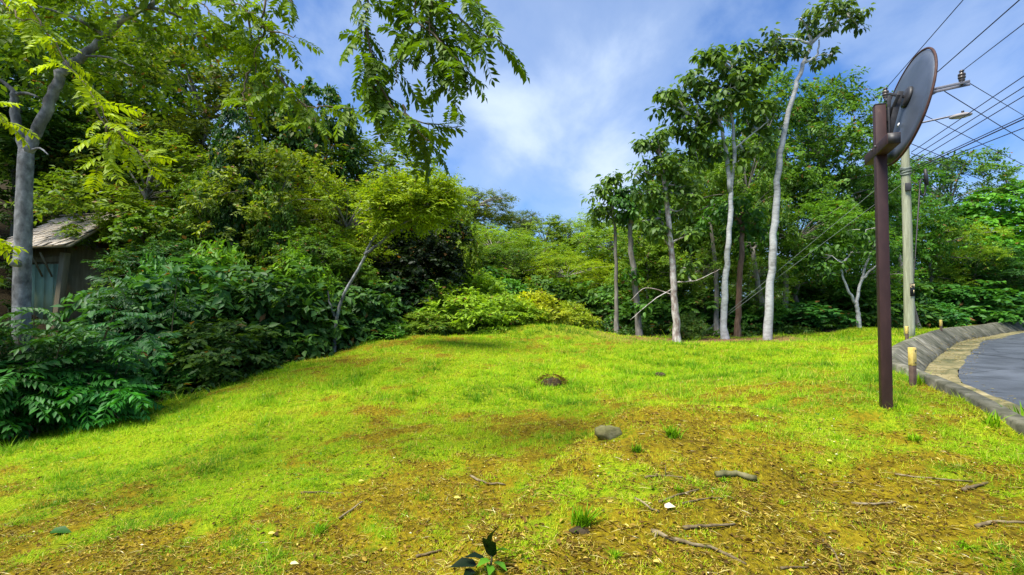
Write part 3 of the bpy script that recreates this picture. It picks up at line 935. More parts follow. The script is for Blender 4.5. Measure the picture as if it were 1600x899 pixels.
SH = 'shrubs along the edge of the lawn'
S = [
    ('broad_shrub', 0, 300, 11.2, 405, 230, BLU, 'dark blue-green shrub with drooping leaves in the middle of the left bank'),
    ('broad_shrub', 1, 425, 12, 415, 200, DKG, 'dark glossy shrub left of the slim leaning tree'),
    ('broad_shrub', 0, 200, 10.3, 440, 200, BLU, 'blue-green shrub just right of the hut'),
    ('broad_shrub', 1, 345, 10, 500, 170, (.045, .085, .02), 'heart-leaved dark shrub at the lower left lawn edge'),
    ('broad_shrub', 0, 455, 12.1, 480, 120, GRN, 'green shrub at the foot of the left bank beside the lawn'),
    ('broad_shrub', 1, 545, 13.6, 440, 140, DKG, 'dark shrub directly behind the slim leaning tree'),
    ('broad_shrub', 0, 615, 15.8, 425, 140, (.016, .045, .016), 'deep green shrub under the dark hollow'),
    ('broad_shrub', 1, 240, 9.4, 520, 150, (.03, .12, .03), 'low green shrub beside the lawn on the lower left'),
    ('broad_shrub', 0, 390, 10.6, 540, 110, (.04, .16, .04), 'small bright green shrub nosing onto the lawn, left side'),
    ('herb_shrub', 0, 585, 13.7, 498, 110, GRN, 'low green herb clump at the foot of the slim leaning tree'),
    ('herb_shrub', 1, 655, 14.8, 487, 100, (.08, .13, .018), 'low olive and rusty herb clump left of the bright bushes'),
    ('herb_shrub', 0, 712, 16, 452, 130, LIM, 'largest bright green bush left of the grassy mound'),
    ('herb_shrub', 1, 775, 16.8, 462, 110, LIM, 'bright green bush between the largest bush and the yellow bush'),
    ('herb_shrub', 0, 835, 18.0, 458, 90, (.19, .21, .018), 'yellow-leaved bush behind the grassy mound'),
    ('herb_shrub', 1, 893, 18.6, 474, 70, (.14, .18, .02), 'yellowish upright bush right of the grassy mound'),
    ('herb_shrub', 1, 808, 17.2, 470, 80, (.14, .20, .018), 'yellow-green bush between the bright bush and the yellow-leaved bush'),
    ('herb_shrub', 1, 680, 16.6, 440, 120, (.07, .15, .02), 'taller green bush behind the largest bright green bush'),
    ('herb_shrub', 0, 745, 18.5, 430, 120, (.10, .17, .02), 'pale green tall bush behind the row of bright bushes'),
    ('herb_shrub', 1, 330, 12.5, 385, 150, (.06, .13, .02), 'fine-leaved green bush above the dark shrubs of the left bank'),
    ('herb_shrub', 0, 470, 13.0, 395, 130, (.07, .14, .02), 'fine-leaved bush left of the slim leaning tree, above the dark shrubs'),
    ('herb_shrub', 1, 255, 11.5, 410, 120, (.035, .10, .04), 'small fine-leaved bush between the hut and the dark shrubs'),
    ('herb_shrub', 0, 300, 9.5, 545, 90, (.035, .11, .025), 'fine-leaved low bush at the lawn edge on the left'),
    ('herb_shrub', 1, 510, 12.9, 505, 70, (.045, .12, .025), 'low fine-leaved clump at the left of the slim leaning tree'),
    ('broad_shrub', 0, 765, 21, 420, 140, GRN, 'big-leaved green shrub behind the bright bushes'),
    ('broad_shrub', 1, 865, 22, 430, 120, MID, 'mid-green shrub in the centre behind the yellow bush'),
    ('broad_shrub', 1, 950, 22, 440, 130, (.05, .115, .024), 'dark shrub in the shade between the first two thin trunks'),
    ('broad_shrub', 0, 1020, 20, 455, 120, (.05, .115, .024), 'dark shrub behind the mottled trunk'),
    ('herb_shrub', 1, 1075, 15.6, 490, 45, (.05, .09, .03), 'small grey-green bush at the foot of the mottled trunk'),
    ('broad_shrub', 1, 1095, 20, 450, 130, (.05, .115, .024), 'dark shrub left of the straight white trunk'),
    ('broad_shrub', 0, 1175, 19.5, 460, 110, GRN, 'green shrub between the reddish trunk and the leaning white trunk'),
    ('broad_shrub', 1, 1245, 20, 470, 130, (.03, .10, .03), 'green shrub right of the foot of the leaning white trunk'),
    ('broad_shrub', 0, 1300, 22, 430, 140, (.05, .115, .024), 'dark shrub left of the small forked trunk'),
    ('broad_shrub', 1, 1375, 24, 430, 130, (.05, .115, .024), 'dark shrub seen either side of the mirror post'),
    ('broad_shrub', 0, 1435, 24, 465, 90, (.04, .13, .03), 'green shrub at the foot of the utility pole'),
    ('broad_shrub', 1, 1495, 28, 440, 140, (.04, .12, .025), 'rounded green shrub above the far road edge'),
    ('broad_shrub', 0, 1560, 32, 445, 120, BLU, 'dark green shrub beside the far road at the right'),
    ('broad_shrub', 1, 1620, 36, 450, 100, GRN, 'green shrub at the right edge beyond the road'),
]
for kd, v, px, dep, top, wpx, colr, lab in S:
    place(kd, v, px, dep, top, wpx, colr, lab, SH, 'shrub')

# ------------------------------------------------------------------ far woods as one mass behind the individual trees
b = MB(); r_ = np.random.default_rng(5)
pts = []
for _ in range(260):
    dep = r_.uniform(30, 75); px = r_.uniform(-400, 2000)
    pts.append(((px - 800) / F * dep, dep))
pts += [(r_.uniform(-34, -13), r_.uniform(1, 17)) for _ in range(70)]
pts = np.array(pts)
pts = pts[(pts[:, 0] / np.maximum(pts[:, 1], .1) < -1.12) | (pts[:, 1] > 28)]
pts = pts[(kerb_sd(pts[:, 0], pts[:, 1]) < -2.5)]
pz = ground_raw(pts[:, 0], pts[:, 1])
for (x, y), z in zip(pts, pz):
    hgt = r_.uniform(2.5, 4.6)
    if -30 < (x / y) * 800 < 330: hgt *= .75
    cen, d = blob_points(r_, [(x, y, z + hgt * .55, hgt * .6, hgt * .6, hgt * .5)], 34, .7, .5)
    sprays(b, r_, cen, d, 4, 6, .9, .34, .18, ttint=np.full(len(cen), r_.random()))
tag(obj('far_woods', b.mesh('far_woods', M_leaf, tint=True), None, (.055, .095, .02)), 'unbroken mass of far woodland filling the gaps behind the trees', 'woodland', kind='stuff')


# ------------------------------------------------------------------ the bare-trunk trees on the right
def px_path(pts):
    return [W(*p) for p in pts]


def special(name, label, pts, r0, r1, bark, tufts, color, leaf=(.20, .105), nl=24, limbs=None, group=None, spread=.45, kk=7, thick_base=1.3):
    """tree from photo-read trunk and leaf-tuft places; tufts: (px, py, depth, radius px)"""
    P = np.array(px_path(pts))
    gx_, gy_ = P[0, 0], P[0, 1]
    base = np.array([gx_, gy_, ground_z(gx_, gy_)])
    P[0, 2] = base[2] - .25
    root = thing(name, label, 'tree', tuple(base), 0, group)
    rng = np.random.default_rng(sum(map(ord, label)))
    path = catmull(P, 6) - base
    path[1:-1] += rng.normal(size=path[1:-1].shape) * r0 * .10 * np.array([1, 1, .2])
    rad = np.linspace(r0, r1, len(path)); rad[0] *= thick_base; rad[0] *= 1.25; rad[1] *= 1 + (thick_base - 1) * .9; rad[2] *= 1 + (thick_base - 1) * .3
    rad *= rng.uniform(.94, 1.06, len(rad)) * .80
    tb = MB(); tb.tube(path, rad, 12)
    for lp in (limbs or []):
        Q = np.array(px_path(lp[0])) - base
        Q = catmull(Q, 5)
        Q[1:] += rng.normal(size=Q[1:].shape) * lp[1] * .25
        tb.tube(Q, np.linspace(lp[1], lp[2], len(Q)), 7)
    cl = MB()
    cens = []
    for tx, ty, td, tr in tufts:
        c = W(tx, ty, td) - base
        R_ = tr / F * td
        m_ = max(1, int(kk * tr / 26))
        pp, _ = blob_points(rng, [(c[0], c[1], c[2], R_, R_, R_ * .75)], m_, .3, .6)
        cens.append(pp)
        lim = path if not limbs else np.concatenate([path[len(path) // 2:]] + [catmull(np.array(px_path(l[0])) - base, 3) for l in limbs])
        s = lim[np.argmin(np.linalg.norm(lim - c, axis=1))]
        mid = (s + c) / 2 + np.array([0, 0, -.05]) + rng.normal(size=3) * .1
        t_ = np.linspace(0, 1, 6)[:, None]
        tb.tube((1 - t_) ** 2 * s + 2 * t_ * (1 - t_) * mid + t_ ** 2 * c, np.linspace(r1 * .7, .012, 6), 5, cap=False)
        for e in pp[::2]:
            tb.tube(np.array([c, (c + e) / 2 + rng.normal(size=3) * .04, e]), [.018, .012, .006], 4, cap=False)
    obj('trunk', tb.mesh('trunk', bark, smooth=True), root)
    if cens:
        rosettes(cl, rng, np.concatenate(cens), nl, leaf[0], leaf[1], .35)
        obj('crown', cl.mesh('crown', M_gloss, tint=True), root, color)
    return root


BT = 'bare-trunked trees at the far side of the lawn'
LLG = (.085, .150, .040)
special('slender_tree', 'thinnest straight pale trunk, leftmost of the bare trunks', [(963, 526, 18), (963, 440, 18), (961, 360, 18), (955, 300, 18)], .10, .05, M_bark_grey,
        [(955, 290, 18, 20), (935, 305, 18, 22), (972, 305, 18, 20), (948, 335, 18, 26), (930, 330, 18, 16), (972, 340, 18, 20), (958, 278, 18, 12)], LLG, group=BT, leaf=(.22, .11))
special('slender_tree', 'second bare trunk from the left, slightly tilted, with leaves round its lower trunk', [(1000, 526, 17.5), (993, 450, 17.5), (986, 390, 17.5), (984, 350, 17.5)], .14, .09, M_bark_grey,
        [(990, 330, 17.5, 30), (1010, 310, 17.5, 26), (975, 320, 17.5, 24), (1025, 335, 17.5, 24), (985, 300, 17.5, 20), (1000, 480, 17.2, 16), (985, 430, 17.2, 14)], GRN, group=BT)
special('mottled_tree', 'dark mottled trunk with pale lichen and bare side branches', [(1058, 537, 15), (1054, 460, 15), (1048, 380, 15), (1040, 300, 15), (1030, 240, 15)], .14, .06, M_bark_mott,
        [(1022, 228, 15, 26), (1040, 255, 15, 26), (1010, 270, 15, 26), (1055, 290, 15, 28), (1005, 300, 15, 18), (1030, 310, 15, 26), (1060, 330, 15, 22), (1010, 225, 15, 14), (1028, 215, 15, 14), (1070, 370, 15, 22), (1030, 365, 15, 22), (1075, 420, 15, 16), (1010, 345, 15, 18), (1075, 300, 15, 22), (1060, 265, 15, 20)], LLG,
        limbs=[([(1057, 441, 15), (1090, 438, 14.8), (1125, 420, 14.6)], .02, .007), ([(1053, 450, 15), (1020, 470, 14.8), (985, 500, 14.7)], .016, .006), ([(1048, 390, 15), (1036, 360, 15.2), (1030, 330, 15.2)], .06, .03), ([(1055, 462, 15), (1010, 450, 15.3), (985, 470, 15.4)], .015, .006)], group=BT)
special('white_trunk_tree', 'straight white trunk forking near the top under a wide leafy crown', [(1131, 533, 15.5), (1133, 450, 15.5), (1138, 380, 15.5), (1142, 320, 15.5), (1141, 290, 15.5)],   .125, .07, M_bark_white,
        [(1125, 95, 15.5, 34), (1075, 130, 15.5, 34), (1050, 165, 15.5, 28), (1090, 165, 15.5, 36), (1130, 140, 15.5, 40), (1170, 125, 15.5, 34), (1195, 115, 15.5, 26), (1160, 165, 15.5, 40), (1110, 195, 15.6, 36), (1190, 165, 15.5, 34), (1060, 195, 15.5, 24), (1080, 215, 15.6, 22), (1175, 205, 15.6, 30), (1045, 140, 15.5, 16), (1085, 235, 15.6, 26), (1130, 240, 15.7, 30), (1165, 240, 15.6, 28), (1110, 90, 15.5, 18), (1160, 70, 15.5, 11), (1150, 105, 15.5, 20)], (.085, .150, .034),
        limbs=[([(1141, 300, 15.5), (1134, 240, 15.5), (1124, 190, 15.5), (1112, 155, 15.5)], .075, .03), ([(1141, 300, 15.5), (1147, 240, 15.5), (1144, 185, 15.5), (1142, 140, 15.5)], .07, .03), ([(1124, 190, 15.5), (1136, 165, 15.4), (1142, 130, 15.4)], .035, .015), ([(1146, 235, 15.5), (1175, 210, 15.3), (1200, 190, 15.2)], .03, .012), ([(1142, 110, 15.5), (1152, 90, 15.5), (1158, 75, 15.5)], .02, .01), ([(1140, 190, 15.5), (1100, 182, 15.4), (1075, 178, 15.4)], .028, .012)], group=BT, kk=6, leaf=(.24, .13))
special('reddish_tree', 'short reddish-brown trunk between the two white trunks', [(1152, 527, 17), (1154, 470, 17), (1158, 400, 17), (1160, 350, 17.2)], .13, .09, M_bark_brown,
        [(1165, 330, 17, 30), (1145, 320, 17, 28), (1180, 350, 17, 26), (1150, 350, 17.2, 24)], GRN, group=BT)
special('leaning_white_tree', 'tallest tree, a smooth white trunk leaning right with sparse tufts at its top', [(1198, 530, 15.5), (1204, 440, 15.5), (1212, 330, 15.5), (1219, 240, 15.5), (1236, 160, 15.5), (1256, 100, 15.5), (1268, 68, 15.5)], .155, .055, M_bark_white,
        [(1195, 82, 15.5, 22), (1215, 60, 15.5, 22), (1240, 70, 15.5, 20), (1180, 90, 15.5, 14), (1208, 95, 15.5, 14), (1258, 22, 15.5, 20), (1290, 15, 15.5, 24), (1320, 10, 15.5, 22), (1290, 45, 15.5, 22), (1345, 22, 15.5, 18), (1340, 42, 15.5, 10), (1300, 85, 15.5, 11), (1278, 92, 15.5, 11), (1330, 25, 15.5, 14), (1265, 38, 15.5, 16), (1235, 78, 15.5, 13)], (.085, .140, .045),
        limbs=[([(1266, 70, 15.5), (1245, 62, 15.5), (1215, 62, 15.5)], .05, .02), ([(1267, 70, 15.5), (1262, 45, 15.5), (1250, 30, 15.5)], .05, .02), ([(1268, 68, 15.5), (1300, 40, 15.5), (1335, 18, 15.5)], .05, .02), ([(1258, 98, 15.5), (1276, 88, 15.5), (1280, 62, 15.5)], .04, .02), ([(1270, 90, 15.5), (1285, 85, 15.4), (1297, 86, 15.3)], .02, .01)], group=BT, kk=5, thick_base=1.15)
special('background_trunk', 'thin grey trunk half hidden left of the straight white trunk', [(1119, 522, 18.5), (1120, 460, 18.5), (1116, 400, 18.5), (1110, 350, 18.5)], .12, .07, M_bark_grey, [(1105, 345, 18.5, 30), (1120, 330, 18.5, 28)], GRN, group=BT)
special('background_trunk', 'grey trunk leaning left close behind the leaning white trunk', [(1203, 522, 18.5), (1196, 490, 18.5), (1184, 445, 18.5), (1176, 390, 18.5)], .16, .09, M_bark_grey, [(1175, 380, 18.5, 28), (1195, 360, 18.5, 28)], GRN, group=BT)
special('background_trunk', 'short pale broken trunk right of the leaning white trunk', [(1228, 508, 20), (1227, 460, 20), (1228, 425, 20)], .13, .12, M_bark_grey, [(1232, 420, 20, 14)], GRN, group=BT)
special('forked_tree', 'small pale forked tree left of the mirror post', [(1342, 517, 19), (1341, 490, 19), (1337, 470, 19)], .11, .075, M_bark_white,
        [(1300, 400, 19, 30), (1330, 395, 19, 30), (1365, 380, 19, 26), (1285, 425, 19, 20), (1350, 360, 19, 28)], (.055, .13, .03),
        limbs=[([(1338, 475, 19), (1326, 455, 19), (1316, 430, 19), (1318, 410, 19)], .06, .025), ([(1338, 475, 19), (1344, 445, 19), (1358, 425, 18.8), (1375, 410, 18.6)], .06, .025), ([(1346, 440, 19), (1352, 415, 19), (1364, 390, 19)], .05, .03)], group=BT, leaf=(.22, .11))
special('tilted_trunk', 'grey trunk leaning left behind the foot of the utility pole', [(1436, 505, 22), (1426, 480, 22), (1415, 440, 22), (1405, 400, 22)], .15, .10, M_bark_grey, [(1400, 390, 22, 30)], GRN, group=BT)
# slim leaning tree in front of the dark hollow
rt = special('slim_leaning_tree', 'slim pale forked tree leaning right in front of the dark hollow', [(521, 528, 11.8), (530, 480, 11.8), (560, 420, 11.8), (572, 397, 11.8)], .052, .036, M_bark_left,
             [], YEL, limbs=[([(570, 398, 11.8), (595, 380, 11.7), (622, 355, 11.6), (660, 335, 11.5)], .045, .015), ([(570, 398, 11.8), (582, 375, 11.8), (598, 355, 11.8), (630, 320, 11.8)], .035, .012), ([(523, 495, 11.8), (516, 475, 11.9), (512, 455, 12.0)], .03, .012)])
cl = MB(); r_ = np.random.default_rng(77)
base = np.array(rt.location)
ell = []
for px, py, rx, ry in [(640, 320, 62, 22), (600, 345, 40, 16), (690, 325, 32, 20), (660, 300, 48, 16), (615, 308, 40, 14), (690, 345, 22, 14), (625, 290, 45, 16), (690, 300, 30, 18), (590, 325, 34, 16), (655, 345, 40, 14)]:
    c = W(px, py, 11.6) - base
    ell.append((c[0], c[1], c[2], rx / F * 11.6, rx / F * 11, ry / F * 11.6))
cen, d = blob_points(r_, ell, 270, .3, .6)
sprays(cl, r_, cen, d, 7, 10, .34, .085, .036, .12, .95, 1.1)
obj('crown', cl.mesh('crown', M_leaf, tint=True), rt, (.20, .27, .018))

# ------------------------------------------------------------------ compound leaves (one object per leaf, shared meshes)
def pinnate(seed, L=.30, pairs=8, lw=.022, ll=.065, droop=.35, mat=None):
    """feather leaf along +X from the origin, drooping"""
    rng = np.random.default_rng(seed)
    b = MB()
    t = np.linspace(0, 1, 9)
    bend = rng.uniform(-.12, .12)
    P = np.stack([t * L, bend * L * t ** 2, -droop * L * t ** 2], 1)
    b.tube(P, np.linspace(.0028, .001, 9), 4, cap=False, tint=.3)
    tp = np.linspace(.18, .97, pairs)
    pos = np.stack([np.interp(tp, t, P[:, k]) for k in range(3)], 1)
    dirs = np.stack([np.interp(tp, t, np.gradient(P[:, k], t)) for k in range(3)], 1)
    dirs = unit(dirs)
    sz = .55 + .6 * np.sin(tp * 2.6)
    for sg in (1, -1):
        side = np.cross(dirs, np.array([0, 0, 1.0])) * sg
        ld = unit(dirs * .45 + side * .9 - np.array([0, 0, .25]) + rng.normal(size=pos.shape) * .12)
        nr = unit(np.array([0, 0, 1.0]) + side * .3 + rng.normal(size=pos.shape) * .22)
        leaf_faces(b, pos, ld, nr, ll * sz * rng.uniform(.9, 1.1, pairs), lw * sz, np.clip(rng.normal(.5, .15, pairs), 0, .95))
    leaf_faces(b, P[-1:], unit(dirs[-1:]), np.array([[0, 0, 1.0]]), np.array([ll * .8]), np.array([lw * .9]), np.array([.5]))
    return b.mesh('compound_leaf', mat or M_leaf, tint=True)


PIN = [pinnate(300 + i, L=.30, pairs=8 + i % 2, lw=.036, ll=.085, droop=[.1, .25, .4, .55][i % 4]) for i in range(6)]
PIN_B = [pinnate(320 + i, L=.42, pairs=8, lw=.046, ll=.115, droop=[.2, .35, .5][i % 3], mat=M_gloss) for i in range(4)]


def leaf_obj(parent, me, p, d, roll, s, color, name='leaf'):
    o = obj(name, me, parent, color)
    d = unit(d)
    x = Vector(d); z = Vector((0, 0, 1)) - x * x.z
    if z.length < .15: z = Vector((.3, -.8, .1)) - x * Vector((.3, -.8, .1)).dot(x)
    z.normalize(); y = z.cross(x)
    M3 = Matrix((x, y, z)).transposed() @ Matrix.Rotation(roll, 3, 'X')
    o.matrix_local = Matrix.Translation(Vector(p)) @ M3.to_4x4() @ Matrix.Scale(s, 4)
    return o


def branch_with_leaves(root, base, stems, mat, rng, color, nleaf_per_m, r0=.012, scale=1.0, hang=.7, pins=PIN, cols=None):
    """stems: list of world polylines; returns the branch part with a leaf child per compound leaf"""
    b = MB()
    todo = []
    for st in stems:
        Q = catmull(np.asarray(st, float), 6)
        Q[1:-1] += rng.normal(size=Q[1:-1].shape) * .012
        b.tube(Q - base, np.linspace(r0, r0 * .25, len(Q)), 6, cap=False)
        ln = np.linalg.norm(np.diff(Q, axis=0), axis=1).sum()
        m_ = max(2, int(ln * nleaf_per_m))
        d = np.concatenate([[0], np.cumsum(np.linalg.norm(np.diff(Q, axis=0), axis=1))]) / ln
        for i in range(m_):
            t = .06 + .94 * (i + rng.uniform(.1, .9)) / m_
            p = np.array([np.interp(t, d, Q[:, k]) for k in range(3)])
            p2 = np.array([np.interp(min(t + .05, 1), d, Q[:, k]) for k in range(3)])
            p1 = np.array([np.interp(max(t - .05, 0), d, Q[:, k]) for k in range(3)])
            td = unit(p2 - p1)
            sd = unit(np.cross(td, np.array([0, 0, 1.0])) + 1e-3) * (1 if i % 2 else -1)
            ld = unit(td * .25 + sd * rng.uniform(.6, 1.1) + rng.normal(size=3) * .38 - np.array([0, 0, hang * rng.uniform(.5, 1.3)]))
            todo.append((p - base, ld, rng.uniform(-.5, .5), scale * rng.uniform(.75, 1.2)))
    br = obj('branch', b.mesh('branch', mat, smooth=True), root)
    for p, ld, ro, s in todo:
        c = np.array(color) * rng.uniform(.8, 1.2)
        if cols is not None and rng.random() < .2: c = np.array(cols)
        leaf_obj(br, pins[int(rng.integers(len(pins)))], p, ld, ro, s, tuple(c))
    return br


# tree standing outside the left of the view whose boughs hang over the lawn
ov_base = np.array([-5.6, 2.4, ground_z(-5.6, 2.4)])
ov = thing('overhanging_tree', 'overhanging tree whose feather-leaved branches hang into the top of the picture', 'tree', tuple(ov_base))
rng = np.random.default_rng(404)
tb = MB()
tp = catmull(np.array([(0, 0, -.3), (.05, .05, 1.5), (.2, .15, 3.2), (.6, .5, 4.8), (1.6, 1.2, 5.7), (3.2, 1.9, 6.0), (4.6, 2.3, 5.7)]), 5)
tb.tube(tp, np.linspace(.19, .035, len(tp)), 10)
tp2 = catmull(np.array([(.6, .5, 4.8), (1.3, 1.6, 5.3), (2.3, 2.4, 5.3), (3.0, 2.6, 5.1)]), 5)
tb.tube(tp2, np.linspace(.07, .02, len(tp2)), 7)
obj('trunk', tb.mesh('trunk', M_bark_left, smooth=True), ov)
Pt = lambda *a: [W(*p) for p in a]
D0 = 4.6
Ph = lambda *a: [W(p[0] - 16, p[1] - 16, p[2]) for p in a]
stems = [Ph((590, -60, D0), (590, 20, D0), (578, 75, D0), (592, 135, D0), (620, 190, D0 - .05)),
         Ph((588, 60, D0), (610, 150, D0 - .1), (650, 200, D0 - .1), (700, 212, D0 - .1), (738, 214, D0 - .1)),
         Ph((640, -60, D0 + .1), (665, 30, D0 + .1), (640, 100, D0 + .1), (632, 150, D0)),
         Ph((680, -60, D0), (690, 20, D0), (685, 90, D0 - .1), (705, 150, D0 - .1)),
         Ph((640, -40, D0 + .1), (700, 10, D0 + .1), (745, 55, D0 + .1), (770, 70, D0 + .1), (800, 82, D0)),
         Ph((700, -60, D0 + .2), (735, 0, D0 + .2), (760, 20, D0 + .2), (790, 50, D0 + .2)),
         Ph((660, 40, D0), (700, 80, D0 - .1), (730, 110, D0 - .15), (750, 122, D0 - .2)),
         Ph((680, 50, D0), (710, 90, D0), (722, 130, D0 - .05), (728, 160, D0 - .05)),
         Ph((600, 110, D0), (590, 150, D0), (580, 190, D0)),
         Ph((645, 180, D0 - .1), (665, 215, D0 - .1), (690, 240, D0 - .1))]
branch_with_leaves(ov, ov_base, stems, M_twig, rng, (.085, .150, .014), 17, r0=.012, hang=.36, scale=1.05)
stems = [Pt((420, -60, 4.9), (412, 20, 4.9), (405, 60, 4.9), (400, 110, 4.8), (430, 150, 4.7)),
         Pt((400, 40, 4.9), (430, 50, 4.8), (462, 55, 4.7)),
         Pt((385, -40, 5), (395, 70, 5), (430, 110, 4.9), (465, 160, 4.8), (520, 165, 4.7), (555, 170, 4.6)),
         Pt((440, 120, 4.9), (480, 175, 4.8), (500, 200, 4.7)),
         Pt((400, 90, 5), (380, 140, 4.9), (395, 180, 4.8)),
         Pt((445, -60, 4.8), (452, -10, 4.8), (458, 10, 4.8))]
branch_with_leaves(ov, ov_base, stems, M_twig, rng, (.12, .19, .016), 13, r0=.012, hang=.3, scale=.9)
stems = [Pt((0, -90, 4.6), (40, 0, 4.6), (100, 90, 4.6), (150, 160, 4.5), (195, 215, 4.4)),
         Pt((150, 160, 4.5), (170, 230, 4.4), (150, 270, 4.35)),
         Pt((170, 200, 4.45), (215, 235, 4.4), (235, 265, 4.35)),
         Pt((-80, 150, 4.2), (-20, 170, 4.2), (15, 195, 4.2)), Pt((-80, 360, 4.0), (-30, 365, 4.0), (0, 372, 4.0))]
branch_with_leaves(ov, ov_base, stems, M_twig, rng, (.30, .38, .02), 11, r0=.010, hang=.25, scale=.85)
stems = [Pt((230, -90, 4.9), (290, -20, 4.9), (330, 20, 4.8), (360, 50, 4.8)), Pt((330, -60, 4.9), (360, 0, 4.8), (400, 20, 4.7)),
         Pt((-40, -60, 4.6), (20, 20, 4.6), (70, 40, 4.5)), Pt((100, -90, 4.7), (150, -10, 4.7), (190, 30, 4.7))]
branch_with_leaves(ov, ov_base, stems, M_twig, rng, (.13, .20, .018), 9, r0=.012, hang=.3, scale=.85)

# grey forked tree in front of the hut
lt_pts = [(33, 640, 7.6), (34, 470, 7.6), (36, 380, 7.6), (38, 300, 7.6), (41, 235, 7.6)]
P = np.array([W(*p) for p in lt_pts]); base = np.array([P[0, 0], P[0, 1], ground_z(P[0, 0], P[0, 1])]); P[0, 2] = base[2] - .2
lt = thing('grey_forked_tree', 'smooth grey forked tree standing in front of the hut at the left edge', 'tree', tuple(base))
rng = np.random.default_rng(8)
tb = MB()
Q = catmull(P - base, 8)
ra = np.linspace(.115, .095, len(Q)); ra *= rng.uniform(.96, 1.05, len(Q))
tb.tube(Q, ra, 14)
for pts, r0, r1 in [([(41, 240, 7.6), (60, 200, 7.6), (85, 140, 7.6), (100, 108, 7.6), (130, 88, 7.7), (165, 55, 7.8), (200, 25, 7.8), (235, 12, 7.8)], .085, .04),
                    ([(40, 245, 7.6), (30, 205, 7.6), (22, 170, 7.6), (24, 145, 7.6)], .075, .05),
                    ([(24, 147, 7.6), (10, 132, 7.6), (-15, 118, 7.6)], .035, .02), ([(24, 147, 7.6), (42, 146, 7.5), (60, 152, 7.4)], .03, .012),
                    ([(235, 12, 7.8), (270, 22, 7.9), (310, 40, 8)], .03, .012), ([(165, 55, 7.8), (120, 30, 7.7), (60, 10, 7.6)], .035, .012), ([(235, 12, 7.8), (255, -15, 7.9), (290, -50, 8)], .04, .02),
                    ([(130, 88, 7.7), (170, 90, 7.6), (210, 105, 7.5)], .02, .008), ([(44, 236, 7.6), (62, 232, 7.5), (75, 242, 7.4)], .02, .008)]:
    Q2 = catmull(np.array([W(*p) for p in pts]) - base, 6)
    Q2[1:-1] += rng.normal(size=Q2[1:-1].shape) * r0 * .1
    tb.tube(Q2, np.linspace(r0, r1, len(Q2)), 12)
# knot scar
c = W(36, 412, 7.5) - base
tb.tube(np.array([c + (-.02, -.04, .02), c + (-.05, -.10, .0), c + (-.06, -.13, -.03)]), [.075, .06, .03], 8)
obj('trunk', tb.mesh('trunk', M_bark_left, smooth=True), lt)
cl = MB()
ell = []
for px, py, rx, ry, dd in [(60, 20, 110, 45, 7.6), (170, 20, 110, 40, 7.8), (280, 20, 90, 50, 8), (60, 100, 90, 40, 7.9), (200, 120, 70, 35, 8.2), (120, -50, 200, 60, 7.8), (330, 90, 50, 40, 8.2), (350, 20, 60, 50, 8.0)]:
    c = W(px, py, dd) - base
    ell.append((c[0], c[1], c[2], rx / F * dd, rx / F * dd, ry / F * dd))
cen, d = blob_points(rng, ell, 190, .2, .8)
sprays(cl, rng, cen, d, 4, 9, .42, .12, .062, .3, .6, 1.0)
obj('crown', cl.mesh('crown', M_leaf, tint=True), lt, (.115, .180, .022))

# feather-leaved shrubs nearest the camera on the left, each leaf its own object
for lab, px, dep, hts, nst, col, wid in [
        ('tallest feather-leaved shrub, at the left edge in front of the grey forked tree', 40, 7.5, (475, 620), 18, (.030, .085, .030), 110),
        ('feather-leaved shrub right of the grey forked tree, fronds reaching right', 130, 8.0, (480, 620), 18, (.030, .11, .045), 100),
        ('lower feather-leaved shrub at the left edge of the lawn', 120, 7.75, (560, 670), 14, (.035, .17, .035), 110),
        ('feather-leaved shrub beside the hut wall', 230, 9.6, (425, 560), 14, (.026, .075, .036), 90),
        ('feather-leaved shrub hanging over the lawn at far left', 15, 7.2, (560, 690), 12, (.03, .13, .03), 80)]:
    x, y = (px - 800) / F * dep, dep
    base = np.array([x, y, ground_z(x, y)])
    sh = thing('feather_leaved_shrub', lab, 'shrub', tuple(base), 0, 'feather-leaved shrubs on the left')
    rng = np.random.default_rng(int(px * 7 + dep * 10))
    stems = []
    for s_ in range(nst):
        e = W(px + rng.uniform(-1, 1) * wid, rng.uniform(hts[0], hts[1]), dep - rng.uniform(-.2, .45))
        b0 = base + np.array([rng.normal() * .15, rng.normal() * .1 + .1, -.05])
        mid = b0 * .45 + e * .55 + np.array([0, 0, .25])
        stems.append([b0, mid, e])
    b = MB()
    for st in stems:
        Q = catmull(np.array(st), 6)
        b.tube(Q - base, np.linspace(.014, .004, len(Q)), 5, cap=False)
    obj('stem', b.mesh('stem', M_twig, smooth=True), sh)
    for st in stems:
        e = st[2]; m_ = 13
        Q = catmull(np.array(st), 6)
        for i in range(m_):
            t = rng.uniform(.35, 1) if i else 1.0
            p = Q[min(int(t * (len(Q) - 1)), len(Q) - 1)]
            a = rng.uniform(0, 6.28)
            ld = np.array([math.cos(a), math.sin(a) * .8 - .25, rng.uniform(-.25, .45)])
            c = np.array(col) * rng.uniform(.7, 1.35)
            leaf_obj(sh, PIN_B[int(rng.integers(4))], p - base, ld, rng.uniform(-.3, .3), rng.uniform(.8, 1.3), tuple(c))

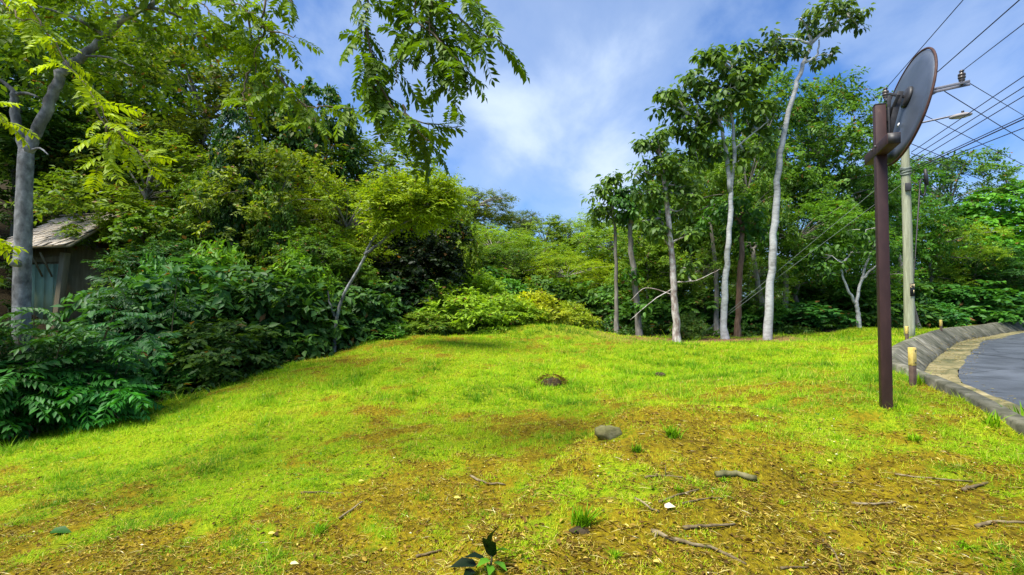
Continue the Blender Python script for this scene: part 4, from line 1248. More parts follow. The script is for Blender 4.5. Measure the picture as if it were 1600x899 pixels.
# ------------------------------------------------------------------ undergrowth and grass
b = MB(); r_ = np.random.default_rng(17)
el = np.array([((px - 800) / F * d, d) for px, d in edge[1:]])
els = resample(el, .22)
cs, os_ = [], []
for p in els:
    onright = p[0] > 2.2
    for q in range(3 if not onright else 1):
        off = r_.uniform(0, 1.6) if not onright else r_.uniform(.2, 2.5)
        dvec = unit(p + np.array([-.6, .8]) * (0 if onright else 1))
        c = p + dvec * off + r_.normal(size=2) * .2
        cs.append((c[0], c[1])); os_.append(r_.uniform(.05, .28 if not onright else .14))
for _ in range(1400):
    dep = r_.uniform(9, 30); px = r_.uniform(-150, 1700)
    cs.append(((px - 800) / F * dep, dep)); os_.append(r_.uniform(.1, .55))
cs = np.array(cs); os_ = np.array(os_)
ok = (poly_sd(cs[:, 0], cs[:, 1], LAWN) < -.05) & (kerb_sd(cs[:, 0], cs[:, 1]) < -1.0)
cs, os_ = cs[ok], os_[ok]
cz = ground_raw(cs[:, 0], cs[:, 1])
cen = np.stack([cs[:, 0], cs[:, 1], cz + os_ * .6], 1)
sprays(b, r_, cen, np.tile([0, 0, .6], (len(cen), 1)), 6, 8, .36, .13, .06, .35, .5, 1.0)
tag(obj('undergrowth', b.mesh('undergrowth', M_leaf, tint=True), None, (.042, .095, .024)), 'low green undergrowth under the trees round the lawn', 'undergrowth', kind='stuff')

NG = 860000
r_ = np.random.default_rng(23)
yy = 1.75 * np.exp(r_.random(NG) * math.log(22 / 1.75))
xx = yy * r_.uniform(-1.12, 1.12, NG)
lsd = poly_sd(xx, yy, LAWN) + .5 * (fbm(xx * 1.3, yy * 1.3, 77) - .5)
ksd = kerb_sd(xx, yy)
dr = dryness(xx, yy)
redm = np.minimum(1, 1.5 * sstep(.35, .75, fbm(xx * .9, yy * .9, 51) + .25) * np.exp(-(((xx - 6.2) / 2.8) ** 2 + ((yy - 15.5) / 1.0) ** 2)))
clump = fbm(xx * 7, yy * 7, 91, 3)
keep = (lsd > -.12) & (ksd < -.13) & (r_.random(NG) < np.clip(1.15 - 1.0 * dr, .22, 1) * (1 - .95 * redm) * np.clip(clump * 2.0 - .15, .25, 1))
xx, yy, dr, clump, lsd, ksd = xx[keep], yy[keep], dr[keep], clump[keep], lsd[keep], ksd[keep]
zz = ground_raw(xx, yy)
n_ = len(xx)
h = (.022 + .035 * r_.random(n_)) * (1 + 1.0 * np.clip(clump - .52, 0, 1) * 3) * (1 - .6 * dr) * np.clip(yy / 5, .75, 1.6)
edgeb = np.exp(-np.maximum(-ksd - .1, 0) / .25)
h *= 1 + 1.0 * edgeb * r_.random(n_)
longp = sstep(.56, .70, fbm(xx * 1.9, yy * 1.9, 107, 3))
h *= 1 + 1.5 * longp * r_.random(n_)
w = np.maximum(.0045, .00105 * yy) * r_.uniform(.7, 1.3, n_)
a = r_.uniform(0, 2 * math.pi, n_); le = r_.uniform(.35, 1.25, n_)
ux = np.stack([np.cos(a), np.sin(a), 0 * a], 1)
sx = np.stack([-np.sin(a), np.cos(a), 0 * a], 1)
p0 = np.stack([xx, yy, zz - .004], 1)
tipv = p0 + ux * (np.sin(le) * h * 1.5)[:, None] + np.array([0, 0, 1.0]) * (np.cos(le) * h + .004)[:, None]
V = np.stack([p0 - sx * w[:, None] * .5, p0 + sx * w[:, None] * .5, tipv], 1)
tint = np.clip(.52 + .85 * (fbm(xx * 2.2, yy * 2.2, 63) - .5) + .65 * (fbm(xx * .6, yy * .6, 67) - .5) + r_.normal(size=n_) * .14 + .25 * (dr - .4), .02, .86)
tint = np.clip(tint - .22 * longp, .02, .86)
tint = np.where(r_.random(n_) < .06 + .34 * dr ** 2, r_.uniform(.84, 1, n_), tint)
b = MB(); b.add(V.reshape(-1, 3), np.arange(n_ * 3).reshape(-1, 3), np.repeat(tint, 3))
tag(obj('grass', b.mesh('grass', M_grass, tint=True)), 'short yellow-green lawn grass, thin and worn in the foreground', 'grass', kind='stuff')

# broad-leaved weeds growing among the grass
r_ = np.random.default_rng(37)
NW = 2600
yy = 1.8 * np.exp(r_.random(NW) * math.log(16 / 1.8)); xx = yy * r_.uniform(-1.1, 1.1, NW)
keep = (poly_sd(xx, yy, LAWN) > 0) & (kerb_sd(xx, yy) < -.2) & (fbm(xx * 1.1, yy * 1.1, 97) > .47) & (r_.random(NW) > dryness(xx, yy) * 1.6)
xx, yy = xx[keep], yy[keep]
b = MB()
cw = np.stack([xx, yy, ground_raw(xx, yy) + .012], 1)
rosettes(b, r_, cw, 7, .032, .018, -.1, .002, 'rhomb')
tag(obj('lawn_weeds', b.mesh('lawn_weeds', M_leaf, tint=True), None, (.09, .19, .008)), 'small broad-leaved weeds growing among the lawn grass', 'weeds', kind='stuff')

# straw, dead leaves and chips
NL = 150000
r_ = np.random.default_rng(29)
yy = 1.75 * np.exp(r_.random(NL) ** 1.25 * math.log(15 / 1.75)); xx = yy * r_.uniform(-1.12, 1.12, NL)
dr = dryness(xx, yy); ksd = kerb_sd(xx, yy); lsd = poly_sd(xx, yy, LAWN)
keep = (r_.random(NL) < (.10 + .9 * dr) * np.clip(fbm(xx * 3.1, yy * 3.1, 83) * 2.6 - .55, .12, 1)) & (lsd > .1) & (ksd < -.12)
xx, yy = xx[keep], yy[keep]; n_ = len(xx)
zz = ground_raw(xx, yy)
kk_ = r_.integers(48, 170, 2600); ko_ = r_.uniform(.30, 1.25, 2600) * np.where(r_.random(2600) < .7, 1, .6)
ok_ = r_.random(2600) < np.clip(fbm(KERB[kk_, 0] * 2, KERB[kk_, 1] * 2, 15) * 2.4 - .6, .1, 1)
kk_, ko_ = kk_[ok_], ko_[ok_]
gxx = KERB[kk_, 0] + KN[kk_, 0] * ko_; gyy = KERB[kk_, 1] + KN[kk_, 1] * ko_
gzz = np.where(ko_ > .46, ROADZ[kk_] + .012, _lz[kk_] - .02 - np.clip((ko_ - .05) / .41, 0, 1) * .37)
xx, yy, zz = np.concatenate([xx, gxx]), np.concatenate([yy, gyy]), np.concatenate([zz, gzz]); n_ = len(xx)
straw = r_.random(n_) < .55
L = np.where(straw, r_.uniform(.03, .10, n_), r_.uniform(.010, .034, n_))
Wd = np.where(straw, r_.uniform(.002, .0045, n_), L * r_.uniform(.3, .6, n_))
Wd = np.maximum(Wd, .0006 * yy)
a = r_.uniform(0, 2 * math.pi, n_)
d = np.stack([np.cos(a), np.sin(a), r_.uniform(-.05, .30, n_)], 1)
nr = unit(np.array([0, 0, 1.0]) + r_.normal(size=(n_, 3)) * .35)
b = MB()
tint = np.where(straw, r_.uniform(.25, .88, n_), r_.uniform(.0, .62, n_))
tint = np.where(r_.random(n_) < .008, 1.0, tint)
leaf_faces(b, np.stack([xx, yy, zz + .006], 1), d, nr, L, Wd, tint, fold=.25)
NB = 7000
r_ = np.random.default_rng(43)
yy = 1.8 * np.exp(r_.random(NB) * math.log(14 / 1.8)); xx = yy * r_.uniform(-1.1, 1.1, NB)
keep = (poly_sd(xx, yy, LAWN) > .1) & (kerb_sd(xx, yy) < -.15) & (r_.random(NB) < np.clip(fbm(xx * 2.2, yy * 2.2, 87) * 3 - 1.0, .06, 1) * (.35 + .65 * dryness(xx, yy)))
xx, yy = xx[keep], yy[keep]; n_ = len(xx)
a = r_.uniform(0, 6.28, n_)
L = r_.uniform(.016, .045, n_)
leaf_faces(b, np.stack([xx, yy, ground_raw(xx, yy) + .012], 1), np.stack([np.cos(a), np.sin(a), r_.uniform(0, .5, n_)], 1), unit(np.array([0, 0, 1.0]) + r_.normal(size=(n_, 3)) * .5), L, L * r_.uniform(.35, .6, n_),
           np.where(r_.random(n_) < .8, r_.uniform(.05, .45, n_), r_.uniform(.45, .75, n_)), 'broad', .35)
tag(obj('leaf_litter', b.mesh('leaf_litter', M_litter, tint=True)), 'straw, chips and small dead leaves strewn over the worn ground', 'litter', kind='stuff')


# ------------------------------------------------------------------ traffic mirror on its maroon post
pb = hit(1383, 640)
pb = np.array([3.52, 4.85, ground_z(3.52, 4.85)])
mir = thing('traffic_mirror', 'round convex road mirror seen from behind on a maroon post with a short cross bar', 'mirror', tuple(pb))
bd = unit(np.array([.37, .93, 0]))                  # cross bar direction, away from the viewer
bn_ = np.array([bd[1], -bd[0], 0])                  # towards the road
up = np.array([0, 0, 1.0])
Mx = np.stack([bn_, bd, up], 1)
ztop = W(1371, 166, 4.85)[2] - pb[2]
b = MB(); b.box((0, 0, ztop / 2 - .15), (.09, .09, ztop + .3), Mx)
obj('post', b.mesh('post', M_post), mir, bevel=.006)
b = MB(); b.box(np.array([0, 0, ztop + .006]), (.094, .094, .012), Mx)
obj('post_cap', b.mesh('post_cap', M_dark), mir, bevel=.003)
zc = W(1372, 236, 4.85)[2] - pb[2]
b = MB(); b.box(-bn_ * .0 + up * zc - bd * .03, (.10, .76, .10), Mx)
cb = obj('cross_bar', b.mesh('cross_bar', M_post), mir, bevel=.005)
b = MB(); b.box(up * zc - bd * (.03 + .382), (.09, .006, .09), Mx)
obj('end_plate', b.mesh('end_plate', M_dark), mir)
for sgn in (-1, 1):
    b = MB(); b.lathe([(0, 0), (.012, 0), (.012, .01), (0, .012)], up * (zc + .03) - bn_ * .05 + bd * (.06 * sgn), np.stack([bd, up, -bn_], 1), 8)
    obj('bolt', b.mesh('bolt', M_steel), mir)
# dish: axis tilts down towards the road
TILT = R(12.5)
mn_ = np.array([math.cos(R(-16.5)), math.sin(R(-16.5)), 0])
ax = unit(mn_ * math.cos(TILT) - up * math.sin(TILT))
v_ = unit(up * math.cos(TILT) + mn_ * math.sin(TILT))
h_ = np.cross(v_, ax)
Md = np.stack([h_, v_, ax], 1)
mc = W(1413, 170.5, 4.80) - pb
RM = .525
prof_back = [(0.0, .0), (.10, -.004), (.3, -.002), (.46, .018), (RM - .012, .05), (RM - .012, .056), (.3, .02), (0, .012)]
b = MB(); b.lathe([(.001, -.012), (.15, -.010), (.30, -.006), (.42, -.002), (RM - .015, .004), (RM - .015, .010), (.40, .006), (.001, -.004)], mc, Md, 56)
obj('dish_back', b.mesh('dish_back', M_mback, smooth=True), mir)
b = MB(); b.lathe([(.001, .012), (RM - .016, .012), (RM - .016, .015), (.38, .035), (.2, .051), (.001, .057)], mc, Md, 56)
obj('mirror_face', b.mesh('mirror_face', M_mface, smooth=True), mir)
aa = np.linspace(0, 2 * math.pi, 65)
rp_ = mc + (np.cos(aa)[:, None] * h_ + np.sin(aa)[:, None] * v_) * RM + ax * .008
b = MB(); b.tube(rp_, .011, 8, cap=False)
obj('rim', b.mesh('rim', M_rim, smooth=True), mir)
b = MB(); b.lathe([(.001, -.04), (.075, -.04), (.095, -.03), (.10, -.012), (.001, -.010)], mc + v_ * .09 - h_ * .05, Md, 28)
obj('hub_plate', b.mesh('hub_plate', M_dark, smooth=True), mir)
hub = mc + v_ * .09 - h_ * .05 - ax * .05
pt1 = up * (ztop - .16) + bn_ * .06
pt2 = up * (ztop - .34) + bn_ * .06
for nm, A, B, r in (('bracket_arm', pt2, hub + v_ * .05 - ax * .03, .024), ('bracket_arm', pt1 - bd * .02, hub + v_ * .0 - ax * .11, .015), ('bracket_rod', hub - ax * .12 + v_ * .02, hub + ax * .02, .012), ('bracket_arm', pt1 + bd * .05, hub - h_ * .05 - ax * .05, .014)):
    dv = B - A; ln = np.linalg.norm(dv); z_ = dv / ln
    x_ = unit(np.cross(z_, bd)); y_ = np.cross(z_, x_)
    b = MB(); b.box((A + B) / 2, (r * 2, r * 1.3, ln), np.stack([x_, y_, z_], 1))
    obj(nm, b.mesh(nm, M_dark), mir, bevel=.003)
b = MB(); b.box(up * (ztop - .22) + bn_ * .064, (.012, .10, .36), Mx)
obj('bracket_plate', b.mesh('bracket_plate', M_dark), mir, bevel=.003)
b = MB(); b.box(mc - v_ * .17 - h_ * .03 - ax * .030, (.05, .03, .004), Md)
obj('sticker', b.mesh('sticker', M_white), mir)

# ------------------------------------------------------------------ utility pole
up_ = np.array([(1420 - 800) / F * 15.85, 15.85])
ub = np.array([up_[0], up_[1], ground_z(*up_)])
pole = thing('utility_pole', 'weathered wooden utility pole with insulators and a street light arm', 'utility pole', tuple(ub))
pt_ = W(1420, 150, 15.85)[2] - ub[2]
b = MB(); zz_ = np.linspace(-.3, pt_, 14)
b.tube(np.stack([.012 * np.sin(zz_ * .8), .01 * np.cos(zz_ * .5), zz_], 1), np.linspace(.145, .105, 14), 18)
obj('pole_shaft', b.mesh('pole_shaft', M_pole, smooth=True), pole)
A0 = W(1384, 158, 16.55) - ub; A1 = W(1516, 129.5, 15.15) - ub
A1[2] = A0[2] = (A0[2] + A1[2]) / 2
ad_ = unit(A1 - A0); an_ = np.array([ad_[1], -ad_[0], 0]); MA = np.stack([an_, ad_, up], 1)
off = -an_ * .16 if np.dot(an_, -ub) < 0 else an_ * .16
for k_, o_ in ((1, .14), (-1, -.14)):
    b = MB(); b.box((A0 + A1) / 2 + an_ * o_, (.045, np.linalg.norm(A1 - A0), .075), MA)
    obj('cross_arm', b.mesh('cross_arm', M_steel), pole, bevel=.004)
    q1 = (A0 + (A1 - A0) * .62) + an_ * (o_ * 1.35); q0 = np.array([0, 0, A0[2] - .55]) + an_ * (o_ * .95)
    dv = q1 - q0; ln = np.linalg.norm(dv); z_ = dv / ln; x_ = unit(np.cross(z_, an_)); y_ = np.cross(z_, x_)
    b = MB(); b.box((q0 + q1) / 2, (.04, .03, ln), np.stack([x_, y_, z_], 1)); obj('arm_brace', b.mesh('arm_brace', M_steel), pole)
INS = []
for px in (1384, 1461.5, 1512.5):
    lo, hi = 0., 1.
    for _ in range(40):
        md = (lo + hi) / 2; p = A0 + (A1 - A0) * md + ub
        if 800 + F * p[0] / p[1] < px: lo = md
        else: hi = md
    p = A0 + (A1 - A0) * lo + up * .038
    b = MB(); b.box(p + up * .0, (.34, .07, .02), MA); b.lathe([(.02, 0), (.02, .12)], p, None, 8)
    ins = obj('insulator', b.mesh('insulator_pin', M_steel), pole)
    b = MB(); b.lathe([(.001, .06), (.07, .06), (.085, .10), (.06, .12), (.09, .14), (.10, .19), (.065, .21), (.095, .23), (.095, .28), (.05, .31), (.05, .34), (.07, .36), (.04, .40), (.001, .41)], p, None, 16)
    obj('porcelain', b.mesh('porcelain', M_ceram, smooth=True), ins)
    INS.append(p + up * .36 + ub)
# street light
s0 = W(1424, 197, 15.75) - ub; s1 = W(1440, 192, 15.5) - ub; s2 = W(1490, 181, 15.0) - ub
sl_ = MB(); sl_.tube(catmull(np.array([s0 + (0, 0, -.15), s0 + (.02, -.05, .0), s1, s2]), 6), .028, 8)
arm = obj('lamp_arm', sl_.mesh('lamp_arm', M_steel, smooth=True), pole)
hc = W(1501, 181.5, 14.9) - ub
hd = unit(s2 - s1); hd[2] *= .3; hd = unit(hd); hs = unit(np.cross(up, hd)); hu = np.cross(hd, hs)
MH = np.stack([hd, hs, hu], 1)
b = MB(); b.lathe([(.001, -.035), (.20, -.035), (.235, -.01), (.22, .03), (.15, .065), (.001, .085)], hc, MH @ np.diag([1.15, .6, 1]), 24)
lh = obj('lamp_head', b.mesh('lamp_head', M_lamp, smooth=True), pole)
b = MB(); b.lathe([(.001, -.065), (.12, -.06), (.17, -.036), (.001, -.036)], hc, MH @ np.diag([1.15, .6, 1]), 24)
obj('lens', b.mesh('lens', M_lens, smooth=True), lh)
b = MB(); b.lathe([(.001, .08), (.035, .08), (.035, .14), (.001, .15)], hc + hd * .05, MH, 12)
obj('photocell', b.mesh('photocell', M_dark), lh)
# strap, box, number plate, cable coil
vw = unit(-ub[:2]); vw = np.array([vw[0], vw[1], 0]); vs = np.array([-vw[1], vw[0], 0])
zs = W(1420, 268, 15.85)[2] - ub[2]
b = MB()
for dz in (-.10, -.04, .03, .09):
    a_ = np.linspace(0, 2 * math.pi, 25)
    b.tube(np.stack([.135 * np.cos(a_), .135 * np.sin(a_), zs + dz + 0 * a_ + .02 * np.sin(a_ * 2 + dz * 30)], 1), .022, 6, cap=False)
obj('strap', b.mesh('strap', M_guy, smooth=True), pole)
b = MB(); b.box(vw * .145 + vs * .05 + up * (zs - .52), (.12, .16, .24), np.stack([vw, vs, up], 1)); obj('junction_box', b.mesh('junction_box', M_dark), pole, bevel=.008)
cc = W(1441.5, 293, 15.6) - ub
a_ = np.linspace(0, 2 * math.pi, 33)
b = MB(); b.tube(cc + np.stack([.125 * np.cos(a_), .05 * np.cos(a_), .26 * np.sin(a_)], 1), .024, 7, cap=False)
b.tube(np.array([W(1424, 284, 15.7), W(1432, 288, 15.65), W(1440, 280, 15.6)]) - ub, .018, 6)
obj('cable_coil', b.mesh('cable_coil', M_dark, smooth=True), pole)
b = MB(); b.tube(np.array([W(1445.5, 264, 15.6), W(1447, 277, 15.6), W(1449, 290, 15.6)]) - ub, [.035, .06, .04], 8)
obj('splice_case', b.mesh('splice_case', M_dark, smooth=True), pole)
zp0 = W(1420, 443, 15.7)[2] - ub[2]; zp1 = W(1420, 463, 15.7)[2] - ub[2]
pn = unit(vw * .75 + vs * .62)
ps = np.array([-pn[1], pn[0], 0]); MP = np.stack([ps, pn, up], 1)
b = MB(); b.box(pn * .145 + up * ((zp0 + zp1) / 2), (.15, .012, zp0 - zp1), MP)
plate = obj('number_plate', b.mesh('number_plate', M_plate), pole)


def digit(segs, cx_, cz_, w_, h_, th):
    b = MB()
    for (x0, y0, x1, y1) in segs:
        A = np.array([cx_ + (x0 - .5) * w_, cz_ + (y0 - .5) * h_]); B = np.array([cx_ + (x1 - .5) * w_, cz_ + (y1 - .5) * h_])
        if abs(A[0] - B[0]) >= abs(A[1] - B[1]): sz_ = (abs(A[0] - B[0]) + th, .004, th)
        else: sz_ = (th, .004, abs(A[1] - B[1]) + th)
        m_ = (A + B) / 2
        b.box(pn * .154 + ps * m_[0] + up * m_[1], sz_, MP)
    return b


two = [(0, 1, 1, 1), (1, 1, 1, .5), (0, .5, 1, .5), (0, .5, 0, 0), (0, 0, 1, 0)]
four = [(0, 1, 0, .45), (0, .45, 1, .45), (.8, 1, .8, 0)]
one = [(.5, 1, .5, 0)]
sgn = 1 if np.dot(ps, np.array([1, 0, 0])) > 0 else -1
fl = lambda segs: [(x0 if sgn > 0 else 1 - x0, y0, x1 if sgn > 0 else 1 - x1, y1) for x0, y0, x1, y1 in segs]
obj('digit', digit(fl(two), -.04 * sgn, zp0 - .075, .045, .09, .016).mesh('digit', M_digit), plate)
obj('digit', digit(fl(four), .04 * sgn, zp0 - .075, .045, .09, .016).mesh('digit', M_digit), plate)
obj('digit', digit(fl(one), .035 * sgn, zp1 + .14, .045, .08, .02).mesh('digit', M_digit), plate)


# ------------------------------------------------------------------ wires
def wire(label, A, B, ext=1.0, r=.011, sag=.0, mat=M_wire, group='wires running to the utility pole', name='overhead_wire', cat='wire'):
    A = np.asarray(A); B = A + (np.asarray(B) - A) * ext
    t = np.linspace(0, 1, 14)[:, None]
    P = A + (B - A) * t - up * sag * 4 * t * (1 - t)
    b = MB(); b.tube(P - A, r, 6)
    o = obj(name, b.mesh(name, mat, smooth=True))
    o.location = tuple(A)
    return tag(o, label, cat, group)


wire('uppermost wire, from the insulator behind the mirror up out of the picture', INS[0], W(1505, 0, 11.5), 3.0)
wire('thickest upper wire, from the middle insulator to the top edge', INS[1], W(1593, 0, 11), 3.0, r=.014)
wire('upper wire from the outer insulator at the tip of the cross arm', INS[2], W(1600, 37, 11), 3.0)
wire('wire falling right from the tip of the cross arm', A1 + ub - up * .03, W(1600, 181, 20), 3.0)
wire('wire falling right from the arm brace, the darkest of those below the insulators', W(1476, 143, 15.5), W(1600, 220, 20), 3.0, r=.014)
wire('long wire crossing behind the street light down to the right edge', W(1428, 172, 15.9), W(1600, 258, 20), 3.0)
wire('topmost of the three parallel cables above the street light head', W(1424, 238, 15.8), W(1600, 119, 11.5), 3.0)
wire('middle of the three parallel cables above the street light head', W(1424, 247, 15.8), W(1600, 136, 11.5), 3.0)
wire('lowest of the three parallel cables below the street light arm', W(1424, 256, 15.8), W(1600, 150, 11.5), 3.0)
wire('upper of the bundled cables from the wrapped strap', W(1424, 264, 15.8), W(1600, 182, 11.5), 3.0)
wire('heaviest bundled cable from the wrapped strap', W(1426, 266, 15.75), W(1600, 186, 11.4), 3.0, r=.015)
wire('lowest bundled cable from the wrapped strap', W(1426, 268, 15.75), W(1600, 200, 11.6), 3.0)
wire('upper of two low wires at the right edge beyond the spreading tree', W(1424, 225, 15.8), W(1600, 297, 22), 3.0)
wire('lower of two low wires at the right edge beyond the spreading tree', W(1424, 240, 15.8), W(1600, 306, 22), 3.0)
anc = hit(1088, 521); anc = np.array([(1088 - 800) / F * 15.6, 15.6, ground_z((1088 - 800) / F * 15.6, 15.6)])
for lab, tpx, tpy in (('lower guy wire from the ground by the mottled trunk to the pole strap', 1418, 281), ('upper guy wire from the ground by the mottled trunk to the pole strap', 1418, 255)):
    wire(lab, anc + (0, 0, .0), W(tpx, tpy, 15.8), 1.0, r=.0045, mat=M_guy, group='guy wires of the utility pole', name='guy_wire', cat='guy wire')

# ------------------------------------------------------------------ bollards
for px, dep, topy, boty, lab in [(1423, 6.55, 543, 602, 'nearest yellow-topped marker post, right of the mirror post'), (1415.5, 13.4, 510, 535, 'yellow-topped marker post in front of the utility pole'),
                                 (1469, 17.9, 500, 521, 'yellow-topped marker post right of the utility pole'), (1541, 26.7, 494.5, 505, 'farthest yellow-topped marker post beyond the curved kerb')]:
    x, y = (px - 800) / F * dep, dep
    z = ground_z(x, y)
    h = W(px, topy, dep)[2] - z
    bo = thing('marker_post', lab, 'marker post', (x, y, z), R(8 + px % 13), 'yellow-topped marker posts along the kerb')
    b = MB(); b.box((0, 0, h * .27 - .1), (.060, .060, h * .56 + .2)); obj('lower_post', b.mesh('lower_post', M_brownp), bo, bevel=.005)
    b = MB(); b.box((0, 0, h * .545 + h * .225), (.066, .066, h * .45)); obj('painted_top', b.mesh('painted_top', M_yellow), bo, bevel=.006)
    for zb in (.92, .62):
        b = MB(); b.lathe([(.001, 0), (.009, 0), (.009, .006), (.001, .008)], (0.008, -.033, h * zb), np.stack([np.array([1, 0, 0]), up, np.array([0, -1, 0])], 1), 8); obj('bolt', b.mesh('bolt', M_dark), bo)

# ------------------------------------------------------------------ hut on the left
HD = 14.0
hx, hy = (60 - 800) / F * HD, HD
hz = ground_z(hx, hy)
hut = thing('hut', 'old wooden hut with a shingled roof and faded green wall among the trees', 'hut', (hx, hy, hz), R(-14))
Rz = Matrix.Rotation(R(-14), 3, 'Z')
ez = W(100, 392, HD)[2] - hz              # eave height
rz_ = W(90, 337, HD + 1.3)[2] - hz        # ridge height
wx0, wx1 = -.85, .5                      # wall along local x
fy = .25
# walls: boards
nb = 4
for i in range(nb):
    xa = wx0 + (wx1 - wx0) * i / nb; xb = wx0 + (wx1 - wx0) * (i + 1) / nb
    b = MB(); b.box(((xa + xb) / 2, fy + .02 * (i % 2) * .3, (ez - .35) / 2 + .05), (xb - xa - .015, .03, ez - .45)); obj('wall_board', b.mesh('wall_board', M_teal), hut)
b = MB(); b.box(((wx0 + wx1) / 2, fy + .05, (ez + .3) / 2 - .1), (wx1 - wx0, .05, ez + .3)); b.box((wx1 - .03, fy + 1.3, (ez + .3) / 2 - .1), (.05, 2.4, ez + .3)); obj('wall', b.mesh('wall', M_timber), hut)
b = MB(); b.box(((wx0 + wx1) / 2, fy - .03, ez - .22), (wx1 - wx0 + .1, .06, .16)); obj('top_beam', b.mesh('top_beam', M_timber), hut, bevel=.006)
b = MB()
Mt = np.array(Matrix.Rotation(R(7), 3, 'Y'))
b.box((wx1 + .12, fy - .12, ez / 2 - .1), (.18, .16, ez + .1), Mt); obj('corner_post', b.mesh('corner_post', M_timber), hut, bevel=.008)
for x0_ in (-.1, .25):
    b = MB(); b.tube(np.array([(x0_, fy - .1, ez - .7), (x0_ + .22, fy - .55, ez - .08)]), .025, 6); obj('brace', b.mesh('brace', M_timber), hut)
# roof plane
e0 = np.array([wx0 - .3, fy - .75, ez + .05]); e1 = np.array([wx1 + 1.25, fy - .75, ez + .05])
r0 = np.array([wx0 - .3, fy + 1.1, rz_]); r1 = np.array([wx1 + .72, fy + 1.1, rz_])
roof = MB()
upv = unit(r0 - e0); rt_ = np.array([1.0, 0, 0]); rn = np.cross(rt_, upv)
nr_ = 11
V = np.array([e0, e1, r1, r0, *(np.array([e0, e1, r1, r0]) - rn * .06)])
roof.add(V, np.array([(0, 1, 2, 3), (7, 6, 5, 4), (0, 4, 5, 1), (1, 5, 6, 2), (2, 6, 7, 3), (3, 7, 4, 0)]))
bk0 = np.array([wx0 - .3, fy + 2.9, ez]); bk1 = np.array([wx1 + .60, fy + 2.9, ez])
V = np.array([r0, r1, bk1, bk0, *(np.array([r0, r1, bk1, bk0]) - np.array([0, 0, .06]))])
roof.add(V - np.array([0, 0, .004]), np.array([(0, 1, 2, 3), (7, 6, 5, 4), (0, 4, 5, 1), (1, 5, 6, 2), (2, 6, 7, 3), (3, 7, 4, 0)]))
rfo = obj('roof', roof.mesh('roof', M_timber), hut)
rng = np.random.default_rng(3)
shm = []
for v in range(4):
    b = MB(); b.box((0, 0, 0), (.19 - .012 * v, .30, .018)); shm.append(b.mesh('shingle', M_shingle))
Mr = Matrix((Vector(rt_), Vector(upv), Vector(rn))).transposed()
sl_len = np.linalg.norm(r0 - e0)
cnt = 0
for i in range(nr_):
    t = (i + .5) / nr_
    a_, b_ = e0 + (r0 - e0) * t, e1 + (r1 - e1) * t
    nsh = int((b_[0] - max(a_[0], -1.4)) / .2)
    for j in range(nsh):
        if rng.random() < .04: continue
        p = np.array([b_[0] - .1 - j * .2 - (.1 if i % 2 else 0) + rng.normal() * .012, a_[1], a_[2]]) + rn * (.022 + rng.uniform(0, .02)) + upv * rng.normal() * .015
        o = obj('shingle', shm[int(rng.integers(4))], rfo)
        o.matrix_local = Matrix.Translation(Vector(p)) @ (Mr @ Matrix.Rotation(rng.normal() * .05, 3, 'Z') @ Matrix.Rotation(-.055 + rng.normal() * .02, 3, 'X')).to_4x4()
b = MB(); b.box(((r0[0] + r1[0]) / 2, r0[1], rz_ + .035), (r1[0] - r0[0], .2, .03)); obj('ridge_board', b.mesh('ridge_board', M_shingle), hut)


# ------------------------------------------------------------------ stones, sticks, tufts, single leaves
def rock(px, py, wpx, label, mat, name='rock', cat='rock', flatz=.7, seed=1):
    p = hit(px, py); R_ = wpx / F * p[1] / 2
    rng = np.random.default_rng(seed)
    th = np.linspace(0, math.pi, 14); ph = np.linspace(0, 2 * math.pi, 24, endpoint=False)
    T_, H_ = np.meshgrid(th, ph, indexing='ij')
    D = np.stack([np.sin(T_) * np.cos(H_), np.sin(T_) * np.sin(H_), np.cos(T_)], -1).reshape(-1, 3)
    k_ = unit(rng.normal(size=(9, 3))); off_ = rng.uniform(.55, .85, 9)
    rad = np.ones(len(D))
    for kk_, o_ in zip(k_, off_):
        dt = D @ kk_; rad = np.where(dt > 1e-3, np.minimum(rad, o_ / np.maximum(dt, 1e-3)), rad)
    rad *= 1 + .16 * (fbm(D[:, 0] * 3 + 9, D[:, 1] * 3 + D[:, 2] * 2.3, seed) - .5) * 2
    V = D * rad[:, None] * R_ * np.array([1, .8, flatz])
    V[:, 2] += R_ * flatz * .40
    i = np.arange(13)[:, None] * 24; j = np.arange(24)[None]; kk = (j + 1) % 24
    q = np.stack([i + j, i + 24 + j, i + 24 + kk, i + kk], -1).reshape(-1, 4)
    b = MB(); b.add(V, q)
    o = obj(name, b.mesh(name, mat)); o.location = tuple(p)
    return tag(o, label, cat)


rock(949, 684, 44, 'mossy grey-green stone lying on the worn bank in mid lawn', M_rock, seed=4)
rock(905, 833, 34, 'dark clod added in place of the dark pit at the foot of the tall tuft on the bank', M_soil, 'clod', 'clod', .45, seed=8)  # added clod, its dark body stands in for the pit under the tuft
rock(1031, 588, 18, 'small dark clod in the grass right of the dark earth heap', M_soil, 'clod', 'clod', .5, seed=6)


